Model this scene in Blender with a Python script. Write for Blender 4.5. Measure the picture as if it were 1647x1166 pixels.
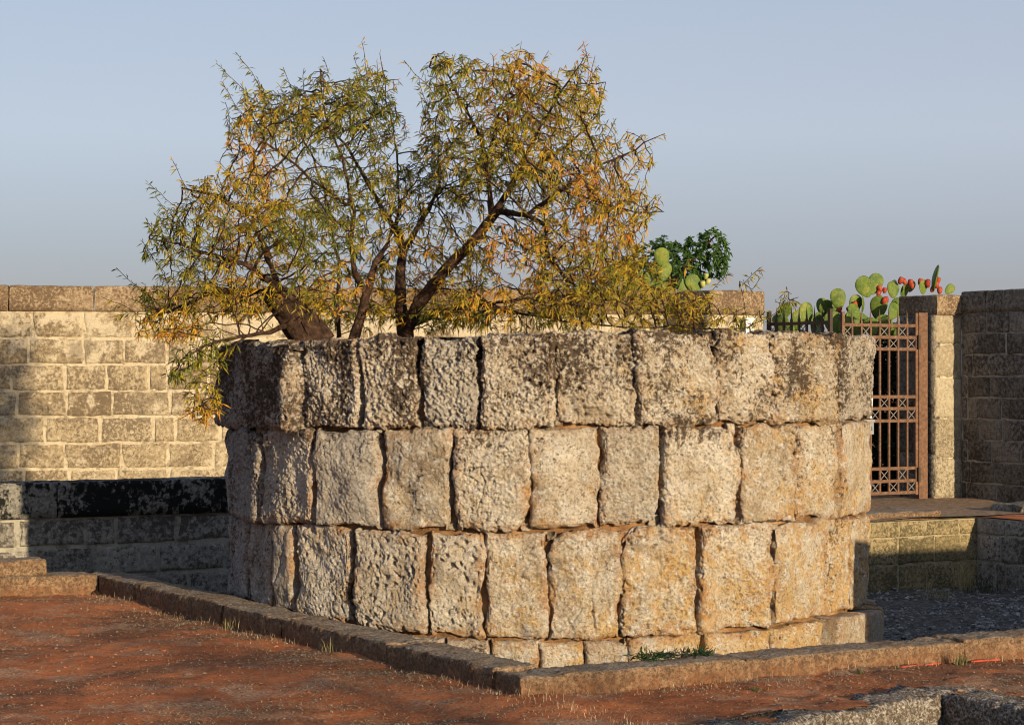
import bpy, math, random
import numpy as np
from mathutils import Vector, Matrix

# ------------------------------------------------------------------ clear
for o in list(bpy.data.objects):
    bpy.data.objects.remove(o)
scene = bpy.context.scene
col = scene.collection
rng = np.random.default_rng(7)
random.seed(7)

# ------------------------------------------------------------------ camera
EYE = 1.6
cam_d = bpy.data.cameras.new('camera')
cam_d.sensor_width = 36
cam_d.lens = 3500 / 1647 * 36
cam_d.shift_y = 22 / 1647
cam_d.clip_end = 3000
cam = bpy.data.objects.new('camera', cam_d)
cam.location = (0, 0, EYE)
cam.rotation_euler = (math.radians(90), 0, 0)
col.objects.link(cam)
scene.camera = cam

# ------------------------------------------------------------------ sky and sun
AZ, EL = math.radians(34.5), math.radians(10)          # sun behind the camera, to the right
TO_SUN = Vector((math.sin(AZ) * math.cos(EL), -math.cos(AZ) * math.cos(EL), math.sin(EL)))
world = bpy.data.worlds.new('World')
scene.world = world
world.use_nodes = True
wn = world.node_tree
wn.nodes.clear()
sky = wn.nodes.new('ShaderNodeTexSky')
sky.sky_type = 'NISHITA'
sky.sun_disc = False
sky.sun_elevation = EL
sky.sun_rotation = math.pi - AZ
sky.air_density = 1.0
sky.dust_density = 1.0
sky.ozone_density = 3.0
bgn = wn.nodes.new('ShaderNodeBackground')
bgn.inputs['Strength'].default_value = 0.138
wo = wn.nodes.new('ShaderNodeOutputWorld')
# evening haze band low over the horizon, the same all the way round
tc = wn.nodes.new('ShaderNodeTexCoord'); sx = wn.nodes.new('ShaderNodeSeparateXYZ'); wn.links.new(tc.outputs['Generated'], sx.inputs[0])
hr = wn.nodes.new('ShaderNodeValToRGB'); wn.links.new(sx.outputs[2], hr.inputs[0])
he = hr.color_ramp.elements; he.new(.5); he.new(.6)
for e_, p_, c_ in zip(he, (.02, .06, .11, .20), ((.245, .232, .295), (.305, .295, .38), (.43, .425, .50), (.385, .40, .47))):
    e_.position = p_; e_.color = (*c_, 1)
hf = wn.nodes.new('ShaderNodeMapRange'); wn.links.new(sx.outputs[2], hf.inputs[0])
hf.inputs[1].default_value = .16; hf.inputs[2].default_value = .5; hf.inputs[3].default_value = .72; hf.inputs[4].default_value = .4
hs = wn.nodes.new('ShaderNodeVectorMath'); hs.operation = 'SCALE'; hs.inputs['Scale'].default_value = 1 / .15; wn.links.new(hr.outputs[0], hs.inputs[0])
hm = wn.nodes.new('ShaderNodeMix'); hm.data_type = 'RGBA'; wn.links.new(hf.outputs[0], hm.inputs[0]); wn.links.new(sky.outputs[0], hm.inputs[6]); wn.links.new(hs.outputs[0], hm.inputs[7])
wn.links.new(hm.outputs[2], bgn.inputs[0])
wn.links.new(bgn.outputs[0], wo.inputs[0])
sun_d = bpy.data.lights.new('sun', 'SUN')
sun_d.energy = 5.0
sun_d.angle = math.radians(0.6)
sun_d.color = (1.0, 0.79, 0.50)
sun = bpy.data.objects.new('sun', sun_d)
sun.rotation_euler = TO_SUN.to_track_quat('Z', 'Y').to_euler()
sun.location = TO_SUN * 40
col.objects.link(sun)
scene.view_settings.view_transform = 'Standard'
scene.view_settings.look = 'None'
scene.view_settings.exposure = 0.46
scene.view_settings.gamma = 1.0
scene.cycles.filter_width = 1.1

# ------------------------------------------------------------------ frames of reference
# a runs along the front kerb (to the right and away), b across it (to the left and away)
OX, OY = 0.045, 10.77
E1 = np.array([0.864, 0.504]); E2 = np.array([-0.504, 0.864])
def AB(a, b):
    return (OX + a * E1[0] + b * E2[0], OY + a * E1[1] + b * E2[1])
def sight(px, py, Y):
    return Vector(((px - 823.5) / 3500 * Y, Y, EYE - (py - 605) / 3500 * Y))
def a_at(px, b):
    u = (px - 823.5) / 3500
    Y = (b + 0.504 * (0 - OX) + 0.864 * OY) / (0.864 - 0.504 * u)
    X = u * Y
    return (X - OX) * E1[0] + (Y - OY) * E1[1]
ANG = math.atan2(E1[1], E1[0])

# ------------------------------------------------------------------ numpy noise
def _h(ix, iy, iz, seed):
    n = (ix * 374761393 + iy * 668265263 + iz * 2147483647 + seed * 1274126177) & 0xFFFFFFFF
    n = ((n ^ (n >> 13)) * 1274126177) & 0xFFFFFFFF
    n = ((n ^ (n >> 16)) * 2246822519) & 0xFFFFFFFF
    return ((n ^ (n >> 15)) & 0xFFFFFF) / 16777215.0
def vnoise(p, seed=0):
    i = np.floor(p).astype(np.int64); f = p - i
    u = f * f * f * (f * (f * 6 - 15) + 10)
    r = np.zeros(len(p))
    for dx in (0, 1):
        wx = u[:, 0] if dx else 1 - u[:, 0]
        for dy in (0, 1):
            wy = u[:, 1] if dy else 1 - u[:, 1]
            for dz in (0, 1):
                wz = u[:, 2] if dz else 1 - u[:, 2]
                r += wx * wy * wz * _h(i[:, 0] + dx, i[:, 1] + dy, i[:, 2] + dz, seed)
    return r * 2 - 1
def fbm(p, octv=3, seed=0, gain=0.5):
    r = np.zeros(len(p)); a = 1.0; q = p.copy()
    for k in range(octv):
        r += a * vnoise(q, seed + k); q = q * 2.03 + 7.3; a *= gain
    return r
def worley(p, seed=0):
    i = np.floor(p).astype(np.int64); best = np.full(len(p), 9.0)
    for dx in (-1, 0, 1):
        for dy in (-1, 0, 1):
            for dz in (-1, 0, 1):
                c = i + np.array([dx, dy, dz])
                d = ((c[:, 0] + _h(c[:, 0], c[:, 1], c[:, 2], seed) - p[:, 0]) ** 2 +
                     (c[:, 1] + _h(c[:, 0], c[:, 1], c[:, 2], seed + 11) - p[:, 1]) ** 2 +
                     (c[:, 2] + _h(c[:, 0], c[:, 1], c[:, 2], seed + 23) - p[:, 2]) ** 2)
                best = np.minimum(best, d)
    return np.sqrt(best)
def sstep(a, b, x):
    t = np.clip((x - a) / (b - a), 0, 1)
    return t * t * (3 - 2 * t)

# ------------------------------------------------------------------ mesh helpers
def mesh_np(name, v, faces=None, quads=None, tris=None, extra=None, smooth=True):
    me = bpy.data.meshes.new(name)
    parts = []
    if quads is not None and len(quads): parts.append(np.asarray(quads, dtype=np.int32))
    if tris is not None and len(tris): parts.append(np.asarray(tris, dtype=np.int32))
    loops = [p.ravel() for p in parts]
    tot = [np.full(len(p), p.shape[1], dtype=np.int32) for p in parts]
    for f in (extra or []):
        loops.append(np.array(f, dtype=np.int32)); tot.append(np.array([len(f)], dtype=np.int32))
    loops = np.concatenate(loops); tot = np.concatenate(tot)
    start = np.concatenate([[0], np.cumsum(tot)[:-1]]).astype(np.int32)
    me.vertices.add(len(v)); me.vertices.foreach_set('co', np.asarray(v, dtype=np.float32).ravel())
    me.loops.add(len(loops)); me.loops.foreach_set('vertex_index', loops)
    me.polygons.add(len(tot)); me.polygons.foreach_set('loop_start', start)
    me.polygons.foreach_set('loop_total', tot)
    me.polygons.foreach_set('use_smooth', np.full(len(tot), smooth))
    me.update(calc_edges=True)
    me.validate()
    return me
def vcol(me, name, arr):
    at = me.color_attributes.new(name, 'FLOAT_COLOR', 'POINT')
    c = np.ones((len(arr), 4), dtype=np.float32); c[:, :3] = arr
    at.data.foreach_set('color', c.ravel())
def obj(name, me, m=None, parent=None, loc=(0, 0, 0), rot=(0, 0, 0), scale=(1, 1, 1)):
    o = bpy.data.objects.new(name, me)
    col.objects.link(o)
    o.location = loc; o.rotation_euler = rot; o.scale = scale
    if me is not None and m is not None and not me.materials:
        me.materials.append(m)
    if parent is not None: o.parent = parent
    return o
def thing(name, label, cat, loc=(0, 0, 0), rz=0.0, group=None):
    o = bpy.data.objects.new(name, None); col.objects.link(o)
    o.location = loc; o.rotation_euler = (0, 0, rz); o.empty_display_size = 0.2
    tag(o, label, cat, group)
    return o
def tag(o, label, cat=None, group=None, kind=None):
    o['label'] = label
    if cat: o['category'] = cat
    if group: o['group'] = group
    if kind: o['kind'] = kind
    return o
def copy_tree(o, parent=None):
    c = o.copy(); col.objects.link(c); c.parent = parent
    for ch in o.children: copy_tree(ch, c)
    return c
def grid_quads(nu, nv):
    i = np.arange(nu - 1)[:, None]; j = np.arange(nv - 1)[None, :]
    a = i * nv + j
    return np.stack([a, a + nv, a + nv + 1, a + 1], -1).reshape(-1, 4)
def box_np(cx, cy, cz, sx, sy, sz):
    v = np.array([[x, y, z] for x in (-.5, .5) for y in (-.5, .5) for z in (-.5, .5)]) * [sx, sy, sz] + [cx, cy, cz]
    q = [[0, 1, 3, 2], [4, 6, 7, 5], [0, 4, 5, 1], [2, 3, 7, 6], [0, 2, 6, 4], [1, 5, 7, 3]]
    return v, np.array(q)
class MB:
    def __init__(s): s.v = []; s.q = []; s.t = []; s.n = 0
    def add(s, v, q=None, t=None):
        s.v.append(np.asarray(v, float))
        if q is not None: s.q.append(np.asarray(q) + s.n)
        if t is not None: s.t.append(np.asarray(t) + s.n)
        s.n += len(v)
    def box(s, c, size): s.add(*box_np(*c, *size))
    def tube(s, p0, p1, r0, r1, k=8):
        p0 = np.array(p0, float); p1 = np.array(p1, float); d = p1 - p0; d /= np.linalg.norm(d)
        u = np.cross(d, [0, 0, 1.0] if abs(d[2]) < .9 else [1.0, 0, 0]); u /= np.linalg.norm(u); w = np.cross(d, u)
        a = np.arange(k) / k * 2 * math.pi
        ring = np.cos(a)[:, None] * u + np.sin(a)[:, None] * w
        v = np.concatenate([p0 + ring * r0, p1 + ring * r1, [p0, p1]])
        i = np.arange(k); j = (i + 1) % k
        s.add(v, np.stack([i, j, j + k, i + k], 1), np.concatenate([np.stack([j, i, np.full(k, 2 * k)], 1), np.stack([i + k, j + k, np.full(k, 2 * k + 1)], 1)]))
    def mesh(s, name, smooth=False):
        return mesh_np(name, np.concatenate(s.v), quads=np.concatenate(s.q) if s.q else None, tris=np.concatenate(s.t) if s.t else None, smooth=smooth)

# a worn stone: dense front, wrapped sides, flat back.  x along the length, z up, +y outwards
def _profile(L, d, r, res, fine=0.05):
    front = np.linspace(-L / 2, L / 2, max(3, int(L / res)))
    s1 = L / 2 + np.linspace(0, fine, max(3, int(fine / res)))[1:]
    s2 = L / 2 + np.linspace(fine, d, 4)[1:]
    s = np.concatenate([-s2[::-1], -s1[::-1], front, s1, s2])
    a = np.abs(s); r = min(r, L * .45)
    ph = np.clip((a - (L / 2 - r)) / (2 * r), 0, 1) * math.pi / 2
    x = np.where(a < L / 2 - r, a, np.where(a < L / 2 + r, L / 2 - r + r * np.sin(ph), L / 2))
    dep = np.where(a < L / 2 - r, 0, np.where(a < L / 2 + r, r * (1 - np.cos(ph)), a - L / 2))
    return np.sign(s) * x, dep
def rough_block(name, L, H, d, res, r=0.04, seed=0, rough=1.0, pits=1.0, low=0.016, wob=0.012, ero=0.5, crack=False):
    x, dx = _profile(L, d, r, res); z, dz = _profile(H, d, r, res)
    nu, nv = len(x), len(z)
    X = np.repeat(x, nv); Z = np.tile(z, nu)
    dep = np.minimum((np.repeat(dx, nv) ** 2 + np.tile(dz, nu) ** 2) ** .5, d)
    v = np.stack([X, -dep, Z], 1)
    g = v.reshape(nu, nv, 3)
    n = np.cross(np.gradient(g, axis=0), np.gradient(g, axis=1)).reshape(-1, 3)
    n *= -1
    n /= np.maximum(np.linalg.norm(n, axis=1), 1e-9)[:, None]
    off = np.array([seed * 3.17 % 97, seed * 7.31 % 89, seed * 1.93 % 83])
    p = v + off
    # outline: the arrises wander and the corners are knocked off
    ew = np.stack([fbm(np.stack([p[:, 0] * .5, p[:, 1], p[:, 2]], 1) * 6, 3, seed + 1), np.zeros(len(v)), fbm(np.stack([p[:, 0], p[:, 1], p[:, 2] * .5], 1) * 6, 3, seed + 4)], 1)
    edge = sstep(.5, 1.0, np.abs(X) / (L / 2))[:, None] * [1, 0, 0] + sstep(.6, 1.0, np.abs(Z) / (H / 2))[:, None] * [0, 0, 1]
    v = v + ew * edge * wob
    chip = sstep(.55, 1.05, np.maximum(np.abs(X) / (L / 2), np.abs(Z) / (H / 2))) * np.maximum(fbm(p * 7, 2, seed + 8), 0)
    warp = np.stack([vnoise(p * 20, 91), vnoise(p * 20, 92), vnoise(p * 20, 93)], 1)
    disp = low * fbm(p * 4.5, 3, seed + 20)
    disp -= .035 * ero * chip
    rg = 1 - np.abs(vnoise(p * 22 + warp * .3, 31)); rg2 = 1 - np.abs(vnoise(p * 46 + warp * .3, 32))
    disp += rough * (.0085 * (rg - .6) + .010 * (rg2 - .6)) + .006 * rough * vnoise(p * 9, 35)
    disp += rough * (.0055 * vnoise(p * 66, 33) + .0045 * vnoise(p * 110, 34))
    if pits > 0:
        q = p * 19 + warp * .55
        w = worley(q, 55)
        mask = sstep(-.25, .45, fbm(p * 5, 2, seed + 40) + (pits - 1) * .4)
        disp -= pits * .026 * sstep(.45, .12, w) * mask
        w2 = worley(p * 42 + warp * .5, 57)
        disp -= pits * .012 * sstep(.45, .12, w2) * sstep(-.3, .3, vnoise(p * 6, 61) + (pits - 1) * .3)
    if crack:
        rc_ = random.Random(seed)
        for _ in range(rc_.randint(1, 2)):
            an = rc_.choice((rc_.uniform(-.5, .5), rc_.uniform(1.1, 2.0))); ox, oz = rc_.uniform(-.3, .3) * L, rc_.uniform(-.3, .3) * H
            al = (X - ox) * math.cos(an) + (Z - oz) * math.sin(an)
            dd = -(X - ox) * math.sin(an) + (Z - oz) * math.cos(an) + .025 * fbm(np.stack([al * 9, 0 * al + seed, 0 * al], 1), 3, 5)
            ends = sstep(rc_.uniform(.1, .3), .02, np.abs(al))
            disp -= .016 * np.exp(-(dd / .006) ** 2) * ends
        # one corner broken away
        sx_, sz_ = rc_.choice((-1, 1)), rc_.choice((-1, 1))
        cc = sx_ * X / (L / 2) + sz_ * Z / (H / 2) + .12 * fbm(p * 8, 2, seed + 3)
        disp -= .05 * sstep(1.45, 1.95, cc)
    v = v + n * disp[:, None]
    q = grid_quads(nu, nv)
    rim = [i * nv for i in range(nu)] + [(nu - 1) * nv + j for j in range(1, nv)] + [i * nv + nv - 1 for i in range(nu - 2, -1, -1)] + list(range(nv - 2, 0, -1))
    global EDGE
    dl = np.minimum((L / 2 - np.abs(X)), (H / 2 - np.abs(Z)))
    EDGE = 1 - sstep(.0, .075, dl + .02 * vnoise(p * 9, 71))
    return v, q[:, ::-1], rim
def place_np(v, o, ax, ay, az):
    return np.asarray(o) + v[:, :1] * np.asarray(ax) + v[:, 1:2] * np.asarray(ay) + v[:, 2:3] * np.asarray(az)

# ------------------------------------------------------------------ materials
class NT:
    def __init__(s, name):
        s.m = bpy.data.materials.new(name); s.m.use_nodes = True
        s.t = s.m.node_tree; s.t.nodes.clear()
        s.out = s.t.nodes.new('ShaderNodeOutputMaterial')
        s.b = s.t.nodes.new('ShaderNodeBsdfPrincipled')
        s.t.links.new(s.b.outputs[0], s.out.inputs[0])
        s.geo = s.t.nodes.new('ShaderNodeNewGeometry')
        s.pos = s.geo.outputs['Position']
        s.b.inputs['Specular IOR Level'].default_value = 0.15
        s.b.inputs['Roughness'].default_value = 0.95
    def link(s, a, b): s.t.links.new(a, b)
    def setv(s, sock, v):
        if hasattr(v, 'is_linked') or isinstance(v, bpy.types.NodeSocket): s.link(v, sock)
        else: sock.default_value = v
    def noise(s, scale, detail=4, rough=.55, vec=None, dist=0.0, off=None):
        n = s.t.nodes.new('ShaderNodeTexNoise')
        n.inputs['Scale'].default_value = scale; n.inputs['Detail'].default_value = detail
        n.inputs['Roughness'].default_value = rough; n.inputs['Distortion'].default_value = dist
        v = vec if vec is not None else s.pos
        if off:
            a = s.t.nodes.new('ShaderNodeVectorMath'); a.inputs[1].default_value = off; s.link(v, a.inputs[0]); v = a.outputs[0]
        s.link(v, n.inputs['Vector'])
        return n.outputs['Fac']
    def vor(s, scale, feature='F1', out='Distance', vec=None):
        n = s.t.nodes.new('ShaderNodeTexVoronoi'); n.feature = feature; n.inputs['Scale'].default_value = scale
        s.link(vec if vec is not None else s.pos, n.inputs['Vector'])
        return n.outputs[out]
    def math(s, op, a, b=0.0, c=None, clamp=False):
        n = s.t.nodes.new('ShaderNodeMath'); n.operation = op; n.use_clamp = clamp
        s.setv(n.inputs[0], a); s.setv(n.inputs[1], b)
        if c is not None: s.setv(n.inputs[2], c)
        return n.outputs[0]
    def smap(s, x, lo, hi, a=0.0, b=1.0):
        n = s.t.nodes.new('ShaderNodeMapRange'); n.interpolation_type = 'SMOOTHSTEP'
        s.setv(n.inputs[0], x); n.inputs[1].default_value = lo; n.inputs[2].default_value = hi
        n.inputs[3].default_value = a; n.inputs[4].default_value = b
        return n.outputs[0]
    def ramp(s, fac, stops):
        n = s.t.nodes.new('ShaderNodeValToRGB'); e = n.color_ramp.elements
        while len(e) < len(stops): e.new(0.5)
        for k, (p, c) in enumerate(stops): e[k].position = p; e[k].color = (*c, 1)
        s.setv(n.inputs[0], fac)
        return n.outputs[0]
    def mix(s, fac, a, b, mode='MIX'):
        n = s.t.nodes.new('ShaderNodeMix'); n.data_type = 'RGBA'; n.blend_type = mode
        s.setv(n.inputs[0], fac)
        for k, v in ((6, a), (7, b)):
            if isinstance(v, tuple): n.inputs[k].default_value = (*v, 1)
            else: s.link(v, n.inputs[k])
        return n.outputs[2]
    def rand(s):
        return s.t.nodes.new('ShaderNodeObjectInfo').outputs['Random']
    def sep(s):
        n = s.t.nodes.new('ShaderNodeSeparateXYZ'); s.link(s.pos, n.inputs[0]); return n.outputs
    def attr(s, name):
        n = s.t.nodes.new('ShaderNodeAttribute'); n.attribute_name = name; return n.outputs['Color']
    def color(s, c): s.setv(s.b.inputs['Base Color'], (*c, 1) if isinstance(c, tuple) else c)
    def bump(s, h, strength=.5, dist=.01, prev=None):
        n = s.t.nodes.new('ShaderNodeBump'); n.inputs['Strength'].default_value = strength; n.inputs['Distance'].default_value = dist
        s.link(h, n.inputs['Height'])
        if prev is not None: s.link(prev, n.inputs['Normal'])
        s.link(n.outputs[0], s.b.inputs['Normal'])
        return n.outputs[0]

def limestone(name, top_lichen=0.08, ochre=0.0):
    t = NT(name)
    px_ = t.sep(); z = px_[2]; x = px_[0]
    rnd = t.rand()
    base = t.ramp(t.math('ADD', t.noise(3.4, 8, .74), t.math('MULTIPLY', t.math('SUBTRACT', rnd, .5), .13)), [(.32, (.34, .27, .19)), (.44, (.55, .46, .34)), (.55, (.69, .61, .49)), (.68, (.82, .76, .66))])
    # ochre staining, strongest low down and on the right hand stones
    lowz = t.smap(z, -.1, 1.2, .12, -.06)
    sx = t.smap(x, -1.2, 2.2, -.10, .10)
    oc = t.smap(t.math('ADD', t.noise(4.2, 7, .7, off=(3, 9, 1)), t.math('ADD', t.math('ADD', lowz, sx), ochre)), .50, .70, 0, .85)
    base = t.mix(oc, base, t.ramp(t.noise(11, 6, .75), [(.33, (.50, .27, .085)), (.66, (.74, .53, .225))]))
    ed = t.attr('rim')
    eds = t.math('MULTIPLY', ed, t.smap(t.noise(5, 5, .6, off=(2, 8, 4)), .38, .58, .1, .85))
    eds = t.math('MULTIPLY', eds, t.smap(z, .9, 1.6, 1, .35))
    base = t.mix(eds, base, t.ramp(t.noise(14, 5, .7), [(.35, (.40, .17, .06)), (.65, (.60, .36, .15))]))
    # pale crust in ragged patches
    gl = t.smap(t.noise(14, 10, .84, off=(7, 2, 5)), .50, .565, 0, .85)
    base = t.mix(gl, base, t.ramp(t.noise(36, 5, .75), [(.35, (.46, .43, .385)), (.6, (.85, .81, .74))]))
    base = t.mix(t.smap(t.math('FRACT', t.math('MULTIPLY', rnd, 7.3)), .55, .9, 0, .5), base, t.ramp(t.noise(26, 7, .8), [(.38, (.27, .255, .235)), (.6, (.60, .575, .53))]))
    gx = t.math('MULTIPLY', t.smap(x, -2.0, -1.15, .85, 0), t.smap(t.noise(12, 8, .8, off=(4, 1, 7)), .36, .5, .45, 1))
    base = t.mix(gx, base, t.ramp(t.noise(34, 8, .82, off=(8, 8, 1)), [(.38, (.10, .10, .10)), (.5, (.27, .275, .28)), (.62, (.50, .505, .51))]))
    # brown weathering grain
    br = t.smap(t.noise(52, 8, .82, off=(11, 3, 2)), .515, .59, 0, .75)
    base = t.mix(br, base, t.ramp(t.noise(20, 3), [(.4, (.13, .085, .052)), (.6, (.27, .17, .095))]))
    base = t.mix(t.smap(t.noise(85, 6, .8, off=(3, 13, 2)), .565, .62, 0, .85), base, (.085, .055, .036))
    # black and brown lichen, thickest on the top course
    hz = t.smap(z, .9, 1.75, -.05, top_lichen)
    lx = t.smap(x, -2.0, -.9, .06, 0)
    dn = t.math('ADD', t.noise(30, 9, .8, off=(1, 4, 8)), t.math('ADD', t.math('MULTIPLY', t.math('SUBTRACT', t.noise(3.1, 3, .5, off=(5, 5, 5)), .5), .5), t.math('ADD', hz, lx)))
    base = t.mix(t.smap(dn, .555, .61, 0, .93), base, t.ramp(t.noise(60, 2), [(.3, (.03, .024, .02)), (.7, (.13, .082, .05))]))
    t.color(base)
    b = t.bump(t.noise(34, 10, .82), 1.0, .03)
    t.bump(t.noise(120, 6, .8), .8, .01, b)
    return t.m
M = {}
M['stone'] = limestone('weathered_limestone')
def core_mat():
    t = NT('joint_earth')
    t.color(t.ramp(t.noise(7, 6, .65), [(.3, (.10, .055, .03)), (.5, (.24, .13, .06)), (.7, (.40, .25, .13))]))
    t.bump(t.noise(30, 6, .7), .8, .03)
    return t.m
M['core'] = core_mat()
def tuff(name, c0, c1, c2, lichen, lc=(.05, .045, .04), sc=34, pale=.0):
    t = NT(name)
    r = t.rand()
    base = t.ramp(t.math('ADD', t.noise(22, 8, .78), t.math('MULTIPLY', t.math('SUBTRACT', r, .5), .14)), [(.36, c0), (.5, c1), (.62, c2)])
    gr = t.smap(t.math('ADD', t.noise(sc, 6, .75, off=(2, 2, 9)), t.math('ADD', t.math('MULTIPLY', t.math('SUBTRACT', t.noise(1.3, 4, .6, off=(4, 0, 2)), .5),   .6), lichen)), .48, .58, 0, .85)
    base = t.mix(gr, base, lc)
    if pale > 0:
        z = t.sep()[2]
        up = t.smap(z, 1.55, 2.2, -.02, .10)
        base = t.mix(t.smap(t.math('ADD', up, t.noise(3.4, 8, .74, off=(9, 1, 3))), .53, .62, 0, pale), base, (.66, .57, .42))
        base = t.mix(t.smap(t.noise(1.9, 7, .7, off=(2, 7, 3)), .53, .66, 0, .6), base, t.ramp(t.noise(40, 5, .8), [(.4, (.10, .075, .05)), (.6, (.26, .21, .15))]))
    t.color(base)
    b = t.bump(t.noise(42, 7, .78), 1.0, .03)
    return t.m
M['tuff'] = tuff('tuff_brick', (.24, .18, .11), (.42, .335, .215), (.58, .49, .34), .0, (.16, .12, .08), 30, .85)
M['tuff_cap'] = tuff('tuff_coping', (.20, .14, .09), (.30, .21, .13), (.46, .36, .24), .03, (.13, .085, .055), 38)
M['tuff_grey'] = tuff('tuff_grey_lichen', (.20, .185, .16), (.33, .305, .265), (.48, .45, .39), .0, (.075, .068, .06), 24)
M['tuff_shaded'] = tuff('tuff_lichen_shaded', (.12, .105, .085), (.21, .185, .15), (.34, .305, .25), .02, (.055, .048, .04), 24)  # darkened tuff: shade of faces turned from the sun put into its colour
M['tuff_green'] = tuff('tuff_mossy', (.17, .14, .075), (.31, .245, .13), (.44, .35, .20), .02, (.10, .085, .048), 34)
M['pillar'] = tuff('dressed_pillar_stone', (.30, .245, .165), (.42, .355, .25), (.54, .475, .35), -.05, (.17, .14, .1), 34)
def blackcap():
    t = NT('black_lichen_coping')
    n = t.math('ADD', t.noise(19, 6, .62, dist=.3), t.math('MULTIPLY', t.math('SUBTRACT', t.noise(2.5, 3, .5), .5), .6))
    sp = t.smap(t.vor(26), .12, .3, 1, 0)
    base = t.mix(t.smap(n, .49, .59), (.011, .012, .011), t.ramp(t.noise(40, 4), [(.35, (.10, .095, .085)), (.65, (.25, .24, .215))]))
    t.color(t.mix(t.math('MULTIPLY', sp, t.smap(n, .5, .62, .8, .2)), base, (.015, .013, .012)))
    t.bump(t.noise(60, 6, .7), .6, .01)
    return t.m
M['blackcap'] = blackcap()
def mortar(name, c0, c1):
    t = NT(name)
    c = t.ramp(t.noise(14, 8, .78), [(.34, c0), (.6, c1)])
    t.color(t.mix(t.smap(t.noise(6, 7, .75, off=(3, 3, 3)), .5, .6, 0, .75), c, tuple(x * .55 for x in c0)))
    t.bump(t.noise(40, 7, .78), 1.0, .02)
    return t.m
M['mortar'] = mortar('pale_mortar', (.40, .325, .215), (.62, .535, .39))
M['mortar_moss'] = mortar('mossy_mortar', (.24, .20, .12), (.42, .35, .22))
M['mortar_grey'] = mortar('grey_mortar', (.30, .28, .235), (.46, .43, .36))
def kerbm():
    t = NT('kerb_stone')
    base = t.ramp(t.noise(16, 9, .8), [(.36, (.11, .066, .042)), (.5, (.23, .145, .085)), (.64, (.38, .265, .165))])
    base = t.mix(t.smap(t.noise(55, 9, .82, off=(4, 4, 4)), .47, .56, 0, .8), base, (.05, .038, .03))
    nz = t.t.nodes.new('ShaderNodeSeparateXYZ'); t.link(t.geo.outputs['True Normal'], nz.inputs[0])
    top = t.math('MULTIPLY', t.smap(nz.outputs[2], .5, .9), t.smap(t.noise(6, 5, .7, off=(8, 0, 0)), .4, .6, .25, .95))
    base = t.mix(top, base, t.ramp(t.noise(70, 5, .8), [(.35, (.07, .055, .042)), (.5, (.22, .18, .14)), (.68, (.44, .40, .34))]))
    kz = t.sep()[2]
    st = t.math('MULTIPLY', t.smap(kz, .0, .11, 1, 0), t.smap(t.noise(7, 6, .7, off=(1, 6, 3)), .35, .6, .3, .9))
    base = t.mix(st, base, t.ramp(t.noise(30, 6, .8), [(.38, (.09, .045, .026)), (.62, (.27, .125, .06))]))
    t.color(base)
    t.bump(t.noise(60, 7, .75), .9, .014)
    return t.m
M['kerb'] = kerbm()
def tombm():
    t = NT('white_lichen_rock')
    base = t.mix(t.smap(t.noise(62, 9, .82), .46, .56), (.075, .055, .042), t.ramp(t.noise(24, 7, .75), [(.36, (.15, .115, .085)), (.5, (.30, .27, .235)), (.64, (.56, .53, .48))]))
    t.color(base); t.bump(t.noise(45, 6, .75), .9, .015)
    return t.m
M['tomb'] = tombm()
def earthm():
    t = NT('red_earth')
    base = t.ramp(t.noise(1.5, 8, .7), [(.32, (.19, .060, .024)), (.48, (.37, .118, .044)), (.62, (.50, .175, .068)), (.75, (.57, .23, .095))])
    # darker brown earth and trodden grey thatch in broad ragged patches
    base = t.mix(t.smap(t.noise(.9, 7, .66, off=(5, 2, 0)), .49, .60, 0, .82), base, t.ramp(t.noise(30, 6, .8), [(.35, (.065, .032, .02)), (.65, (.20, .095, .052))]))
    base = t.mix(t.smap(t.noise(1.7, 8, .74, off=(3, 1, 0)), .51, .60, 0, .72), base, t.ramp(t.noise(55, 7, .84), [(.38, (.14, .07, .045)), (.52, (.38, .245, .16)), (.66, (.62, .50, .37))]))
    base = t.mix(t.smap(t.noise(70, 8, .84, off=(0, 5, 2)), .53, .60, 0, .55), base, (.54, .27, .14))
    base = t.mix(t.smap(t.noise(50, 8, .84, off=(6, 5, 2)), .53, .60, 0, .8), base, (.075, .035, .02))
    t.color(base)
    b = t.bump(t.noise(35, 8, .75), .5, .02)
    t.bump(t.noise(140, 5, .8), .6, .006, b)
    return t.m
M['earth'] = earthm()
def gravelm(name, c0, c1, c2):
    t = NT(name)
    base = t.ramp(t.math('ADD', t.math('MULTIPLY', t.rand(), 0), t.noise(14, 6, .75)), [(.35, c0), (.52, c1), (.7, c2)])
    t.color(base); t.bump(t.noise(60, 6, .7), .8, .02)
    return t.m
M['pitfloor'] = gravelm('pit_floor', (.03, .029, .027), (.085, .08, .073), (.22, .205, .19))
M['pebble'] = gravelm('pebbles', (.10, .06, .04), (.24, .16, .11), (.45, .38, .30))
M['chip'] = gravelm('grey_chips', (.08, .078, .072), (.24, .23, .22), (.60, .58, .55))
M['terrace'] = gravelm('trodden_terrace', (.13, .085, .055), (.26, .18, .12), (.40, .31, .23))
def barkm():
    t = NT('bark')
    t.color(t.ramp(t.noise(18, 6, .7), [(.35, (.018, .012, .010)), (.52, (.055, .032, .022)), (.68, (.15, .085, .055))]))
    t.bump(t.noise(45, 5, .7), 1.0, .02)
    return t.m
M['bark'] = barkm()
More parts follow.
